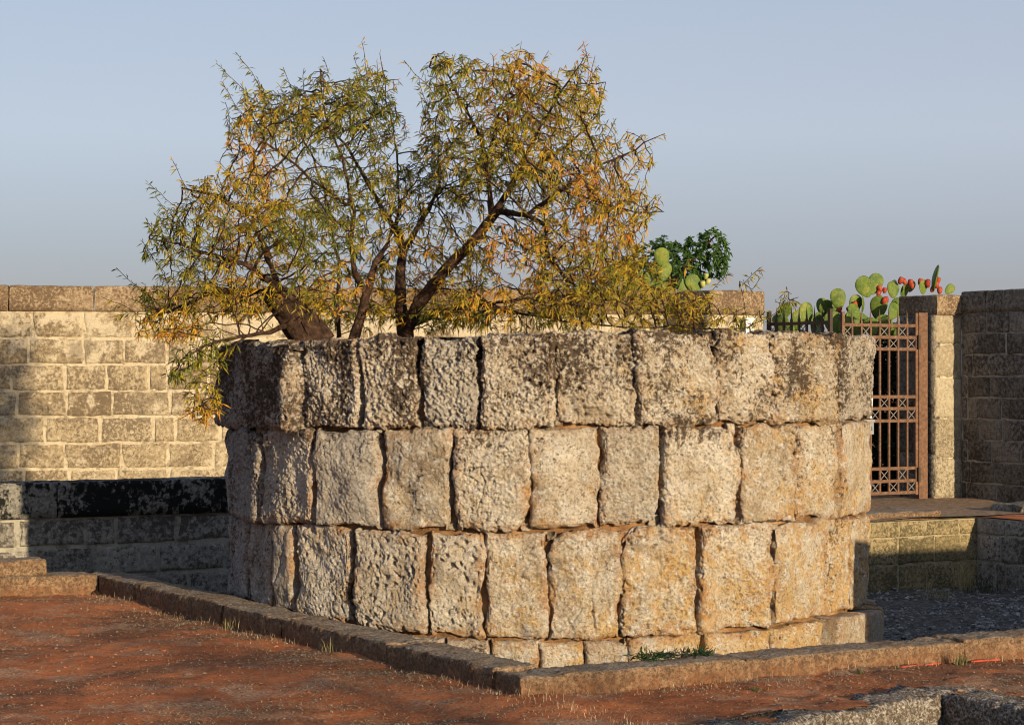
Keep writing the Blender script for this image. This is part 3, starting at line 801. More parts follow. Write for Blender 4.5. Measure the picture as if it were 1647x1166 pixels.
def colonize(nodes, parents, att, step, infl, kill, iters, r, trop=(0, 0, 0), jit=.25, maxn=20000, block=None):
    nodes = [np.array(x, float) for x in nodes]; parents = list(parents)
    P = np.array(nodes); near = np.zeros(len(att), int); nd = np.full(len(att), 1e9)
    for c in range(0, len(P), 400):
        d = np.linalg.norm(att[:, None] - P[None, c:c + 400], axis=2); m = d.argmin(1); mv = d[np.arange(len(att)), m]
        up = mv < nd; near[up] = m[up] + c; nd[up] = mv[up]
    alive = nd > kill
    last = {}
    for it in range(iters):
        act = alive & (nd < infl)
        if not act.any(): break
        ids = near[act]; dv = att[act] - P[ids]; dv /= np.linalg.norm(dv, axis=1)[:, None]
        uniq, inv = np.unique(ids, return_inverse=True)
        acc = np.zeros((len(uniq), 3)); np.add.at(acc, inv, dv)
        acc /= np.maximum(np.linalg.norm(acc, axis=1), 1e-6)[:, None]
        acc += r.normal(0, jit, acc.shape) + np.array(trop)
        acc /= np.linalg.norm(acc, axis=1)[:, None]
        newp = []; newpar = []
        for u, a in zip(uniq, acc):
            if u in last and sum(1 for x in last[u] if x @ a > .85): 
                a = a + r.normal(0, .6, 3); a /= np.linalg.norm(a)
                if len(last[u]) > 3:
                    alive[act & (near == u)] = False; continue
            last.setdefault(u, []).append(a)
            newp.append(P[u] + a * step); newpar.append(u)
        if not newp: break
        newp = np.array(newp); s = len(P)
        if block is not None:
            kb = ~block(newp)
            if not kb.all():
                for u_ in np.array(newpar)[~kb]: alive[near == u_] = False
                newp = newp[kb]; newpar = list(np.array(newpar)[kb])
                if not len(newp): break
        P = np.concatenate([P, newp]); parents += newpar
        d = np.linalg.norm(att[:, None] - newp[None], axis=2); m = d.argmin(1); mv = d[np.arange(len(att)), m]
        up = mv < nd; near[up] = m[up] + s; nd[up] = mv[up]
        alive &= nd > kill
        if len(P) > maxn: break
    return P, np.array(parents)
def pipe(P, parents, fixed, tip=.0022, ex=2.3):
    N = len(P); acc = np.zeros(N); rad = np.zeros(N); cnt = np.ones(N)
    for k in range(N - 1, -1, -1):
        rad[k] = max(tip, acc[k] ** (1 / ex))
        p = parents[k]
        if p >= 0: acc[p] += rad[k] ** ex; cnt[p] += cnt[k]
    for k, v in fixed.items(): rad[k] = v
    return rad, cnt
def leaf_mesh(name, pos, direc, length, width, cols, r, droop=.25, fold=.35):
    n = len(pos)
    d = direc / np.linalg.norm(direc, axis=1)[:, None]
    rv = r.normal(0, 1, (n, 3)); s = np.cross(d, rv); s /= np.linalg.norm(s, axis=1)[:, None]
    u = np.cross(s, d)
    L = length[:, None]; Wd = width[:, None]
    bend = np.array([0, 0, -1.0]) * L * droop
    p0 = pos; p3 = pos + d * L + bend
    m = pos + d * L * .5 + bend * .3
    l = m + s * Wd * .5 + u * Wd * fold; rr = m - s * Wd * .5 + u * Wd * fold
    v = np.stack([p0, l, p3, rr, m], 1).reshape(-1, 3)
    b = np.arange(n)[:, None] * 5
    t = np.concatenate([b + [0, 1, 4], b + [1, 2, 4], b + [0, 4, 3], b + [4, 2, 3]])
    me = mesh_np(name, v, tris=t, smooth=False)
    vcol(me, 'leafcol', np.repeat(cols, 5, 0))
    return me

r = np.random.default_rng(11)
# main limbs, read off the picture as (x, y, depth, radius)
LIMBS = [
    # leaning cut stump
    [(508, 560, 14.6, .14), (488, 530, 14.6, .125), (464, 500, 14.55, .10), (445, 478, 14.5, .08), (436, 464, 14.5, .07)],
    # its shoots to the left
    [(462, 500, 14.55, .03), (440, 455, 14.4, .026), (395, 425, 14.3, .02), (340, 410, 14.2, .014), (290, 395, 14.2, .010), (240, 385, 14.2, .006)],
    [(450, 480, 14.5, .03), (430, 420, 14.6, .024), (400, 360, 14.7, .017), (350, 320, 14.8, .012), (290, 310, 14.9, .007)],
    [(470, 520, 14.6, .026), (430, 535, 14.3, .02), (385, 540, 13.9, .015), (330, 560, 13.6, .011), (285, 585, 13.5, .007)],
    [(400, 538, 14.0, .010), (368, 560, 13.7, .009), (350, 600, 13.6, .007), (335, 640, 13.55, .005), (312, 662, 13.5, .004), (288, 676, 13.5, .003)],
    [(440, 470, 14.5, .03), (400, 470, 14.9, .02), (330, 475, 15.2, .013), (270, 500, 15.3, .009), (215, 520, 15.3, .005)],
    # slender stems in the middle left
    [(545, 560, 15.2, .022), (543, 500, 15.2, .019), (545, 420, 15.3, .016), (530, 330, 15.4, .012), (500, 250, 15.5, .009), (455, 180, 15.5, .005)],
    [(565, 560, 15.0, .05), (583, 500, 15.0, .042), (591, 462, 15.0, .036), (605, 420, 15.1, .026), (622, 395, 15.2, .018), (640, 340, 15.5, .012), (635, 250, 15.8, .009), (615, 150, 15.9, .005), (609, 88, 15.9, .003)],
    [(588, 470, 15.0, .030), (570, 440, 14.9, .026), (563, 400, 14.8, .022), (566, 340, 14.7, .018), (552, 260, 14.6, .013), (530, 190, 14.6, .009), (520, 118, 14.6, .004)],
    [(560, 330, 14.7, .014), (500, 290, 14.4, .011), (430, 230, 14.2, .008), (395, 165, 14.1, .004)],
    # the forked trunk
    [(655, 565, 15.3, .085), (652, 530, 15.3, .075), (645, 495, 15.3, .05), (647, 440, 15.35, .046), (652, 395, 15.4, .04), (630, 350, 15.4, .024), (595, 290, 15.5, .017), (560, 240, 15.6, .011), (470, 160, 15.6, .005)],
    [(652, 400, 15.4, .032), (680, 350, 15.6, .022), (705, 300, 15.8, .014), (700, 235, 16.0, .006)],
    [(655, 530, 15.3, .06), (675, 490, 15.2, .058), (700, 455, 15.1, .052), (740, 405, 15.0, .046), (775, 362, 14.9, .042), (795, 342, 14.9, .036)],
    [(793, 345, 14.9, .03), (785, 290, 14.9, .023), (772, 220, 15.0, .017), (740, 160, 15.0, .011), (705, 90, 15.0, .004)],
    [(780, 270, 14.9, .016), (800, 200, 15.1, .012), (830, 130, 15.2, .008), (845, 62, 15.2, .003)],
    [(795, 342, 14.9, .03), (830, 290, 14.8, .021), (865, 220, 14.7, .015), (900, 150, 14.7, .009), (938, 88, 14.7, .003)],
    [(840, 280, 14.8, .016), (910, 240, 14.9, .012), (960, 190, 15.0, .007), (975, 140, 15.0, .004)],
    [(795, 342, 14.9, .03), (845, 348, 14.6, .024), (878, 362, 14.5, .022), (884, 410, 14.4, .019), (915, 450, 14.3, .013), (960, 480, 14.2, .009), (1040, 500, 14.2, .006), (1120, 515, 14.2, .004)],
    [(850, 345, 14.6, .02), (910, 300, 14.5, .016), (970, 265, 14.5, .011), (1030, 240, 14.5, .007), (1078, 212, 14.5, .003)],
    [(900, 305, 14.5, .013), (960, 330, 14.3, .010), (1020, 345, 14.2, .006), (1065, 345, 14.2, .003)],
    [(670, 520, 15.2, .026), (700, 500, 15.0, .022), (760, 488, 14.8, .017), (840, 480, 14.6, .012), (930, 470, 14.5, .008), (1010, 440, 14.5, .005)],
    [(760, 488, 14.8, .012), (840, 510, 14.4, .010), (940, 525, 14.2, .008), (1060, 528, 14.0, .006), (1150, 520, 13.9, .004), (1205, 495, 13.9, .003), (1200, 450, 13.9, .002)],
    [(1100, 527, 13.95, .006), (1200, 530, 13.9, .005), (1255, 500, 13.9, .003), (1270, 470, 13.9, .002)]]
nodes = []; parents = []; fixed = {}
for li, lm in enumerate(LIMBS):
    pts = [np.array(sight(x, y, Y)) for x, y, Y, _ in lm]; rd = [q_[3] * (1 if li == 0 else .78) for q_ in lm]
    seq = []; rs_ = []
    for k in range(len(pts) - 1):
        n = max(1, int(np.linalg.norm(pts[k + 1] - pts[k]) / .07))
        for s in range(n):
            f = s / n; seq.append(pts[k] * (1 - f) + pts[k + 1] * f); rs_.append(rd[k] * (1 - f) + rd[k + 1] * f)
    seq.append(pts[-1]); rs_.append(rd[-1])
    seq = np.array(seq)
    ww = r.normal(0, .012, seq.shape); ww[0] = 0; seq = seq + np.cumsum(ww, 0) * .35
    isroot = lm[0][1] >= 555
    if isroot or not nodes: par = -1
    else:
        par = int(np.argmin(np.linalg.norm(np.array(nodes) - seq[0], axis=1)))
    for k in range(len(seq)):
        nodes.append(seq[k]); parents.append(par); fixed[len(nodes) - 1] = rs_[k]; par = len(nodes) - 1
NB = len(nodes)
# crown: clouds of (x, y, rx, ry, depth, half depth, weight)
CL = [(300, 400, 75, 85, 14.4, .8, 260), (400, 330, 110, 95, 14.6, 1.0, 520), (440, 215, 80, 75, 14.7, .9, 380), (520, 190, 80, 75, 14.9, 1.0, 430),
      (600, 180, 60, 75, 15.2, .9, 300), (480, 380, 120, 80, 14.5, 1.0, 460), (560, 310, 90, 90, 14.9, 1.0, 380), (270, 480, 65, 45, 15.0, .6, 120), (380, 470, 80, 50, 14.6, .8, 230),
      (310, 590, 50, 38, 13.6, .3, 230), (328, 640, 36, 42, 13.55, .2, 130), (270, 525, 65, 32, 14.6, .6, 130), (345, 560, 30, 40, 13.7, .25, 120),
      (730, 150, 75, 72, 15.1, .9, 430), (840, 160, 75, 85, 15.0, 1.0, 440), (920, 170, 55, 70, 14.8, .8, 230), (800, 260, 110, 85, 15.0, 1.1, 520),
      (900, 290, 110, 85, 14.7, 1.0, 560), (990, 250, 70, 45, 14.5, .5, 130), (980, 340, 80, 60, 14.4, .7, 300), (690, 240, 45, 80, 15.6, .8, 130),
      (850, 400, 110, 60, 14.5, .9, 460), (960, 430, 100, 60, 14.3, .8, 440), (800, 495, 125, 45, 14.4, .9, 950), (960, 490, 135, 48, 14.2, .9, 1300), (1070, 500, 95, 40, 14.0, .7, 620), (900, 440, 125, 50, 14.5, .9, 640), (460, 470, 50, 30, 13.95, .2, 130), (500, 500, 50, 22, 13.9, .15, 80),
      (1180, 515, 60, 25, 13.9, .25, 60), (1265, 485, 28, 22, 13.9, .15, 30), (620, 440, 80, 80, 15.6, .8, 260), (720, 420, 80, 80, 15.6, .8, 260), (640, 330, 70, 70, 15.5, .8, 240), (720, 320, 70, 70, 15.6, .8, 200), (560, 500, 90, 40, 15.4, .8, 160), (720, 510, 80, 30, 15.2, .8, 160), (1200, 460, 12, 15, 13.9, .08, 10),
      (530, 470, 60, 50, 14.8, .6, 130)]
att = []
for x, y, rx, ry, Y, hd, n in CL:
    m = int(n * 2.6)
    dirv = r.normal(0, 1, (m, 3)); dirv /= np.linalg.norm(dirv, axis=1)[:, None]; rr = r.uniform(0, 1, m) ** (1 / 2.4)
    dirv *= rr[:, None]
    px = x + dirv[:, 0] * rx; py = y + dirv[:, 1] * ry; yy = Y + dirv[:, 2] * hd
    pts = np.stack([(px - 823.5) / 3500 * yy, yy, EYE - (py - 605) / 3500 * yy], 1)
    att.append(pts)
att = np.concatenate(att)
apx = 823.5 + att[:, 0] / att[:, 1] * 3500; apy = 605 - (att[:, 2] - EYE) / att[:, 1] * 3500
att = att[~((apx > 640) & (apx < 686) & (apy < 205 - np.abs(apx - 663) * 1.6))]
gap = vnoise(att * 2.6, 301) + .5 * vnoise(att * 6, 302)
att = att[gap > -.34]
# nothing inside the stones of the drum
rr_ = np.hypot(att[:, 0] - CX, att[:, 1] - CY)
att = att[~((rr_ < R + .06) & (att[:, 2] < 1.86))]
P, par = colonize(nodes, parents, att, .05, .5, .06, 60, r, trop=(0, 0, .10), jit=.16, maxn=40000,
                  block=lambda q: (np.abs(823.5 + q[:, 0] / q[:, 1] * 3500 - 664) < 20 - .08 * np.maximum(605 - (q[:, 2] - EYE) / q[:, 1] * 3500 - 60, 0) ) & (605 - (q[:, 2] - EYE) / q[:, 1] * 3500 < 240))
NC = len(P)
haschild = np.zeros(NC, bool); haschild[par[par >= 0]] = True
tips = np.where(~haschild & (np.arange(NC) >= NB) & (P[:, 2] > 2.0))[0]
tips = r.choice(tips, min(420, len(tips)), replace=False)
cen = np.array([CX - .3, CY - .3, 2.2]); newP = []; newpar = []
for tp in tips:
    tpx = 823.5 + P[tp][0] / P[tp][1] * 3500; tpy = 605 - (P[tp][2] - EYE) / P[tp][1] * 3500
    if 645 < tpx < 683 and tpy < 200: continue
    if tpy < 115: continue
    d_ = P[tp] - cen; d_ /= np.linalg.norm(d_); d_ = d_ * .75 + np.array([0, 0, .55]) + r.normal(0, .25, 3); d_ /= np.linalg.norm(d_)
    pp_ = P[tp]; pr_ = tp; far_ = np.linalg.norm((P[tp] - cen) / np.array([1.9, 1.4, 1.5]))
    for k_ in range(int(r.integers(2, 5)) + (2 if far_ > .85 and r.uniform() < .4 else 0)):
        d_ = d_ + r.normal(0, .10, 3); d_ /= np.linalg.norm(d_); pp_ = pp_ + d_ * .05
        newP.append(pp_); newpar.append(pr_); pr_ = NC + len(newP) - 1
P = np.concatenate([P, np.array(newP)]); par = np.concatenate([par, np.array(newpar)])
ok_in = ~((np.hypot(P[:, 0] - CX, P[:, 1] - CY) < R + .03) & (P[:, 2] < 1.80))
rad, cnt = pipe(P, par, fixed)
almond = thing('almond_tree', 'many stemmed almond tree with golden and olive leaves growing out of the drum', 'tree', (CX, CY, 1.7))
org = np.array(almond.location)
def sides_fn(rad_): return [(9, rad_ > .02), (5, (rad_ <= .02) & (rad_ > .006)), (3, rad_ <= .006)]
isl = np.zeros(len(P), bool); isl[:NB] = True
comp = np.zeros(len(P), int)
for k in range(NB): comp[k] = k if par[k] < 0 else comp[par[k]]
for c in np.unique(comp[:NB]):
    sel = isl & (comp == c)
    tv_, tq_ = ring_mesh(P - org, par, rad, lambda q_: [(22, sel & (rad > .05)), (12, sel & (rad > .02) & (rad <= .05)), (6, sel & (rad <= .02))])
    tv_ = tv_ + (vnoise(tv_ * 24, 5) * .006 + vnoise(tv_ * np.array([40, 40, 9]), 6) * .006 + np.where(c == 0, (1 - np.abs(vnoise(tv_ * np.array([22, 22, 7]) + tv_[:, ::-1] * 3, 7))) * .03 - .015, 0))[:, None] * np.array([1, 1, .3])
    obj('trunk', mesh_np('trunk', tv_, quads=tq_), M['bark'], almond)
bv_, bq_ = ring_mesh(P - org, par, rad, lambda q_: [(5, (~isl) & (rad > .006)), (3, (~isl) & (rad <= .006))])
tw = obj('twigs', mesh_np('twigs', bv_, quads=bq_), M['bark'], almond); tw['kind'] = 'stuff'
# cut face of the stump
thin = np.where((cnt <= 9) & (rad < .0085) & ok_in & (np.arange(len(P)) >= 0) & (par >= 0))[0]
def leaves_for(P, par, ids, per, r, lmin, lmax, wr, palette, seed, spread=.75, up=-.1, tone=0.0):
    idx = np.repeat(ids, r.poisson(per, len(ids)) if np.isscalar(per) else per)
    f = r.uniform(0, 1, len(idx))[:, None]
    pos = P[par[idx]] * (1 - f) + P[idx] * f
    bd = P[idx] - P[par[idx]]; bd /= np.maximum(np.linalg.norm(bd, axis=1), 1e-6)[:, None]
    d = bd * .7 + r.normal(0, spread * .6, (len(idx), 3)) + np.array([0, 0, up])
    L = r.uniform(lmin, lmax, len(idx)); Wd = L * wr * r.uniform(.8, 1.25, len(idx))
    c = fbm(pos * 1.7, 3, seed) * .9 + r.normal(0, .36, len(idx)) + tone
    pal = np.array(palette); t_ = np.clip((c + 1.1) / 2.2, 0, .999) * (len(pal) - 1)
    k = t_.astype(int); fr = (t_ - k)[:, None]
    cols = (pal[k] * (1 - fr) + pal[np.minimum(k + 1, len(pal) - 1)] * fr) * r.uniform(.75, 1.2, (len(idx), 1))
    return pos, d, L, Wd, cols
PAL = [(.08, .11, .015), (.16, .175, .02), (.28, .24, .02), (.40, .30, .022), (.50, .31, .028), (.54, .25, .03), (.42, .14, .028)]
pos, d, L, Wd, cols = leaves_for(P, par, thin, 4.3, r, .038, .068, .165, PAL, 411, spread=.8, up=-.38, tone=-.17)
# the lower right is greener
g_ = sstep(2.6, 1.9, pos[:, 2]) * sstep(-.2, .8, pos[:, 0]); cols = cols * (1 - .5 * g_[:, None]) + np.array([.20, .20, .035]) * .5 * g_[:, None]
inside = (np.hypot(pos[:, 0] - CX, pos[:, 1] - CY) < R + .02) & (pos[:, 2] < 1.80)
s_ = ~inside
lo = obj('foliage', leaf_mesh('foliage', (pos - org)[s_], d[s_], L[s_], Wd[s_], cols[s_], r), M['leaf'], almond); lo['kind'] = 'stuff'
print('almond nodes', len(P), 'leaves', s_.sum())

def simple_tree(name, label, base, limbs, clouds, natt, step, per, lmin, lmax, wr, pal, seed, infl=.9, kill=.14, tip=.004, spread=.9):
    r = np.random.default_rng(seed)
    nodes = []; parents = []; fx = {}
    for lm in limbs:
        seq = []; rs_ = []
        for k in range(len(lm) - 1):
            p0 = np.array(lm[k][:3]); p1 = np.array(lm[k + 1][:3]); n = max(1, int(np.linalg.norm(p1 - p0) / step))
            for s in range(n): f = s / n; seq.append(p0 * (1 - f) + p1 * f); rs_.append(lm[k][3] * (1 - f) + lm[k + 1][3] * f)
        seq.append(np.array(lm[-1][:3])); rs_.append(lm[-1][3])
        pr = -1 if not nodes else int(np.argmin(np.linalg.norm(np.array(nodes) - seq[0], axis=1)))
        for s, rr in zip(seq, rs_): nodes.append(s); parents.append(pr); fx[len(nodes) - 1] = rr; pr = len(nodes) - 1
    nb = len(nodes); att = []
    for c, rad3, w in clouds:
        m = int(natt * w); dv = r.normal(0, 1, (m, 3)); dv /= np.linalg.norm(dv, axis=1)[:, None]; dv *= r.uniform(0, 1, m)[:, None] ** (1 / 2.6)
        att.append(np.array(c) + dv * np.array(rad3))
    P, par = colonize(nodes, parents, np.concatenate(att), step, infl, kill, 60, r, jit=.2, maxn=9000)
    rad, cnt = pipe(P, par, fx, tip)
    t = thing(name, label, 'tree', base)
    og = np.array(base)
    isl = np.arange(len(P)) < nb
    a, b = ring_mesh(P - og, par, rad, lambda q_: [(8, isl)]); obj('trunk', mesh_np('trunk', a, quads=b), M['bark'], t)
    a, b = ring_mesh(P - og, par, rad, lambda q_: [(3, ~isl)]); o = obj('twigs', mesh_np('twigs', a, quads=b), M['bark'], t); o['kind'] = 'stuff'
    ids = np.where((cnt <= 8) & (par >= 0))[0]
    pos, d, L, Wd, cols = leaves_for(P, par, ids, per, r, lmin, lmax, wr, pal, seed, spread)
    o = obj('crown', leaf_mesh('crown', pos - og, d, L, Wd, cols, r, .3), M['leaf'], t); o['kind'] = 'stuff'
    print(name, len(P), len(pos))
    return t
GREEN = [(.02, .06, .014), (.04, .095, .02), (.065, .135, .026), (.11, .18, .035)]
s3 = lambda x, y, Y: tuple(sight(x, y, Y))
simple_tree('green_tree', 'dark green feathery tree rising behind the wall right of the almond', s3(1050, 700, 31),
            [[(*s3(1050, 700, 31), .09), (*s3(1052, 560, 31), .075), (*s3(1060, 470, 31), .05), (*s3(1085, 420, 31), .03)],
             [(*s3(1060, 470, 31), .04), (*s3(1110, 420, 31), .025), (*s3(1150, 380, 31), .012)],
             [(*s3(1056, 490, 31), .04), (*s3(1020, 440, 31.2), .02), (*s3(1000, 415, 31.2), .01)]],
            [(s3(1085, 428, 31), (.5, .7, .38), .5), (s3(1135, 412, 31), (.38, .5, .42), .45), (s3(1152, 380, 31), (.17, .2, .18), .12), (s3(1050, 420, 31), (.4, .5, .34), .3), (s3(1010, 430, 31.2), (.25, .4, .22), .1), (s3(1075, 390, 31), (.2, .3, .14), .08)],
            1300, .07, 9, .06, .11, .34, GREEN, 21, .8, .12)
# olive added unseen behind the camera to dapple the red earth with shade
OLV = [(.05, .07, .03), (.08, .10, .045), (.12, .14, .07)]
OB = (11.6, -7.0)
simple_tree('shade_olive', 'olive tree added for its shade out of frame, right of and behind the camera', (*OB, 0),
            [[(OB[0], OB[1], -.1, .2), (OB[0] + .1, OB[1], 1.4, .16), (OB[0], OB[1], 2.6, .12)], [(OB[0], OB[1], 2.3, .08), (OB[0] + .9, OB[1] + .4, 3.6, .05)], [(OB[0], OB[1], 2.4, .08), (OB[0] - .8, OB[1] - .4, 3.6, .05)], [(OB[0], OB[1], 2.6, .08), (OB[0], OB[1], 4.4, .04)]],
            [((OB[0], OB[1], 3.6), (1.3, 1.3, .8), .6), ((OB[0] + .9, OB[1] + .5, 3.4), (.7, .7, .5), .2), ((OB[0] - .8, OB[1] - .4, 3.5), (.7, .7, .5), .2)], 480, .14, 2.6, .07, .12, .3, OLV, 33, 1.2, .19)

# ------------------------------------------------------------------ prickly pears
def pad_mesh(seed):
    rs = np.random.default_rng(seed)
    nu, nv = 18, 10
    u = np.arange(nu) / nu * 2 * math.pi; ph = np.linspace(0.02, math.pi - .02, nv)
    U_, P_ = np.meshgrid(u, ph, indexing='ij')
    z = -np.cos(P_); rr = np.sin(P_)
    wid = .36 + .10 * z
    v = np.stack([rr * np.cos(U_) * wid, rr * np.sin(U_) * .07, z * .5 + .5], -1).reshape(-1, 3)
    v[:, 1] += .05 * np.sin(v[:, 2] * 3 + rs.uniform(0, 6)) + .04 * v[:, 0]
    i = np.arange(nu)[:, None]; j = np.arange(nv - 1)[None, :]
    q = np.stack([i * nv + j, ((i + 1) % nu) * nv + j, ((i + 1) % nu) * nv + j + 1, i * nv + j + 1], -1).reshape(-1, 4)
    me = mesh_np('pad', v, quads=q, extra=[[k * nv for k in range(nu)][::-1], [k * nv + nv - 1 for k in range(nu)]])
    me.materials.append(M['pad']); return me
PADS = [pad_mesh(k) for k in range(5)]
def fruit_mesh(mk):
    nu, nv = 9, 6
    u = np.arange(nu) / nu * 2 * math.pi; z = np.array([0, .12, .4, .75, .95, .9]); rr = np.array([.12, .26, .36, .38, .28, .1])
    v = np.stack([np.cos(u)[:, None] * rr, np.sin(u)[:, None] * rr, np.tile(z, (nu, 1))], -1).reshape(-1, 3)
    i = np.arange(nu)[:, None]; j = np.arange(nv - 1)[None, :]
    q = np.stack([i * nv + j, ((i + 1) % nu) * nv + j, ((i + 1) % nu) * nv + j + 1, i * nv + j + 1], -1).reshape(-1, 4)
    me = mesh_np('fruit', v, quads=q, extra=[[k * nv + nv - 1 for k in range(nu)]]); me.materials.append(M[mk]); return me
FR = {'r': fruit_mesh('fruit'), 'g': fruit_mesh('fruit_green')}
def cactus(label, base, pads, fruits):
    t = thing('prickly_pear', label, 'cactus', base, 0, 'prickly pears behind the walls')
    b = Vector(base)
    for (x, y, Y, h, tilt, yaw) in pads:       # y is the foot of the pad
        p = sight(x, y, Y)
        obj('pad', random.choice(PADS), None, t, p - b, (random.uniform(-.2, .2), math.radians(tilt), math.radians(yaw)), (h * Y / 3450, h * Y / 3450, h * Y / 3450))
    for (x, y, Y, k) in fruits:
        p = sight(x, y + 7, Y); s = 11.5 * Y / 3500 * random.uniform(.85, 1.1)
        obj('fruit', FR[k], None, t, p - b, (random.uniform(-.4, .4), random.uniform(-.5, .5), 0), (s, s, s))
YC = 27.6
pads = [(1399, 478, YC, 38, -32, 10), (1401, 474, YC, 36, 22, 15), (1410, 514, YC, 38, 8, -20), (1387, 503, YC, 26, -3, 70), (1436, 480, YC, 28, 4, 10), (1452, 482, YC + .2, 26, 10, 40),
        (1448, 512, YC, 34, -5, 0), (1462, 470, YC + .3, 20, 20, 10), (1485, 474, YC, 24, 0, 30), (1502, 470, YC, 44, 0, 88), (1520, 472, YC, 20, 50, 10), (1350, 498, YC, 34, -8, 0), (1372, 505, YC, 32, 18, 20),
        (1335, 515, YC + .2, 34, -20, 10), (1320, 505, YC + .3, 26, 10, 0), (1300, 520, YC, 34, -10, 20), (1280, 530, YC, 34, 15, 30), (1260, 535, YC, 32, -20, 0), (1310, 540, YC, 38, 10, 40), (1345, 540, YC - .2, 40, -12, 0), (1380, 545, YC - .2, 42, 12, 20),
        (1425, 548, YC - .2, 42, -10, 10), (1460, 545, YC - .2, 42, 8, 0), (1330, 590, YC, 52, 8, 0), (1290, 585, YC, 55, -8, 30), (1300, 660, YC, 74, 0, 0), (1310, 740, YC + .3, 84, 0, 0), (1310, 800, YC + .3, 70, 0, 0)]
for k_ in range(34):
    x_ = random.uniform(1248, 1470); pads.append((x_, random.uniform(500, 560) + (12 if x_ < 1330 else 0), YC + random.uniform(-.4, .5), random.uniform(22, 33), random.uniform(-35, 35), random.uniform(-60, 60)))
fruits = [(1417, 463, YC, 'r'), (1412, 470, YC, 'r'), (1422, 465, YC, 'r'), (1413, 477, YC, 'r'), (1420, 482, YC - .05, 'r'), (1426, 481, YC, 'r'), (1446, 450, YC, 'r'), (1441, 454, YC + .1, 'g'), (1457, 451, YC, 'r'), (1464, 454, YC, 'r'), (1467, 458, YC, 'r'),
          (1479, 452, YC, 'r'), (1489, 452, YC, 'r'), (1493, 456, YC, 'r'), (1498, 463, YC, 'r'), (1506, 450, YC, 'r'), (1507, 457, YC, 'r'), (1511, 466, YC, 'r'), (1453, 484, YC - .1, 'g'), (1367, 496, YC, 'r'), (1377, 489, YC, 'r'), (1347, 497, YC, 'r'), (1411, 519, YC, 'r'), (1424, 518, YC, 'r'), (1332, 502, YC, 'r')]
cactus('large prickly pear with clusters of red fruit behind the gate', tuple(sight(1420, 805, YC)), pads, fruits)
YB = 27.0
cactus('pale prickly pear pads showing above the wall beside the dark green tree', tuple(sight(1060, 800, YB)),
       [(1068, 432, YB, 34, -12, 5), (1066, 452, YB, 32, 12, 10), (1030, 470, YB, 34, 10, 0), (1014, 478, YB, 30, -8, 10), (1125, 472, YB, 34, -30, 10), (1100, 480, YB, 30, 10, 20), (1060, 500, YB, 50, 0, 0), (1025, 510, YB, 50, -8, 0), (1105, 515, YB, 50, 6, 0), (1060, 560, YB, 70, 0, 0), (1060, 640, YB, 90, 0, 0), (1060, 730, YB, 100, 0, 0), (1060, 800, YB, 90, 0, 0)],
       [(1134, 442, YB, 'g'), (1137, 451, YB, 'g'), (1131, 456, YB, 'g')])
# shrub right behind the gate, near-black leaves standing in for deep shade
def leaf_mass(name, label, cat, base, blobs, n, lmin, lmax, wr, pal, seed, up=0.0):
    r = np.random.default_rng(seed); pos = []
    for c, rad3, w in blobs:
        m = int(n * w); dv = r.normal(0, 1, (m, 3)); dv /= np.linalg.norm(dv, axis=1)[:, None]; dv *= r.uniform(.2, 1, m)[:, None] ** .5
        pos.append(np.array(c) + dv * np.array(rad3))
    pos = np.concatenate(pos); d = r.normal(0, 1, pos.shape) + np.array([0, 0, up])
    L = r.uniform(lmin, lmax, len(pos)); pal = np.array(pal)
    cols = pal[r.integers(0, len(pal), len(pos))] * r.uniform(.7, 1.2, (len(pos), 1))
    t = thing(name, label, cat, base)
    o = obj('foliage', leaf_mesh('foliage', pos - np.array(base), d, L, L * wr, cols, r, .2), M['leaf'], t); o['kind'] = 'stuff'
    mb = MB()
    for k in range(7):
        c = blobs[k % len(blobs)][0]; q0 = Vector(base) * 0 + Vector((random.uniform(-.15, .15), random.uniform(-.15, .15), -.05)); q1 = Vector(c) - Vector(base) + Vector((random.uniform(-.2, .2), random.uniform(-.2, .2), .1))
        mb.tube(q0, q1, .02, .006, 6)
    obj('stem', mb.mesh('stem', True), M['bark'], t)
    return t
leaf_mass('shrub', 'dense shrub behind the rusty gate, deep shade painted into its leaves', 'shrub', tuple(sight(1430, 790, 27.0)),
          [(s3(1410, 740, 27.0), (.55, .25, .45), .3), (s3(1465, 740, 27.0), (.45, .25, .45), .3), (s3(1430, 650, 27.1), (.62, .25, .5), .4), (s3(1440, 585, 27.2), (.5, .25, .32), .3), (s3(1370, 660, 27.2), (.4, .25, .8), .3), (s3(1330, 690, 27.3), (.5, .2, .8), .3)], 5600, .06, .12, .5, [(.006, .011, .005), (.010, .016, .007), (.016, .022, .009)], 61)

# ------------------------------------------------------------------ small things on the ground
def scatter_ab(n, a0, a1, b0, b1, keep, r):
    a = r.uniform(a0, a1, n); b = r.uniform(b0, b1, n); k = keep(a, b); return a[k], b[k]
ico_v = np.array([(0, 0, 1), (.894, 0, .447), (.276, .851, .447), (-.724, .526, .447), (-.724, -.526, .447), (.276, -.851, .447), (.724, .526, -.447), (-.276, .851, -.447), (-.894, 0, -.447), (-.276, -.851, -.447), (.724, -.526, -.447), (0, 0, -1)])
ico_t = np.array([(0, 1, 2), (0, 2, 3), (0, 3, 4), (0, 4, 5), (0, 5, 1), (1, 6, 2), (2, 7, 3), (3, 8, 4), (4, 9, 5), (5, 10, 1), (2, 6, 7), (3, 7, 8), (4, 8, 9), (5, 9, 10), (1, 10, 6), (6, 11, 7), (7, 11, 8), (8, 11, 9), (9, 11, 10), (10, 11, 6)])
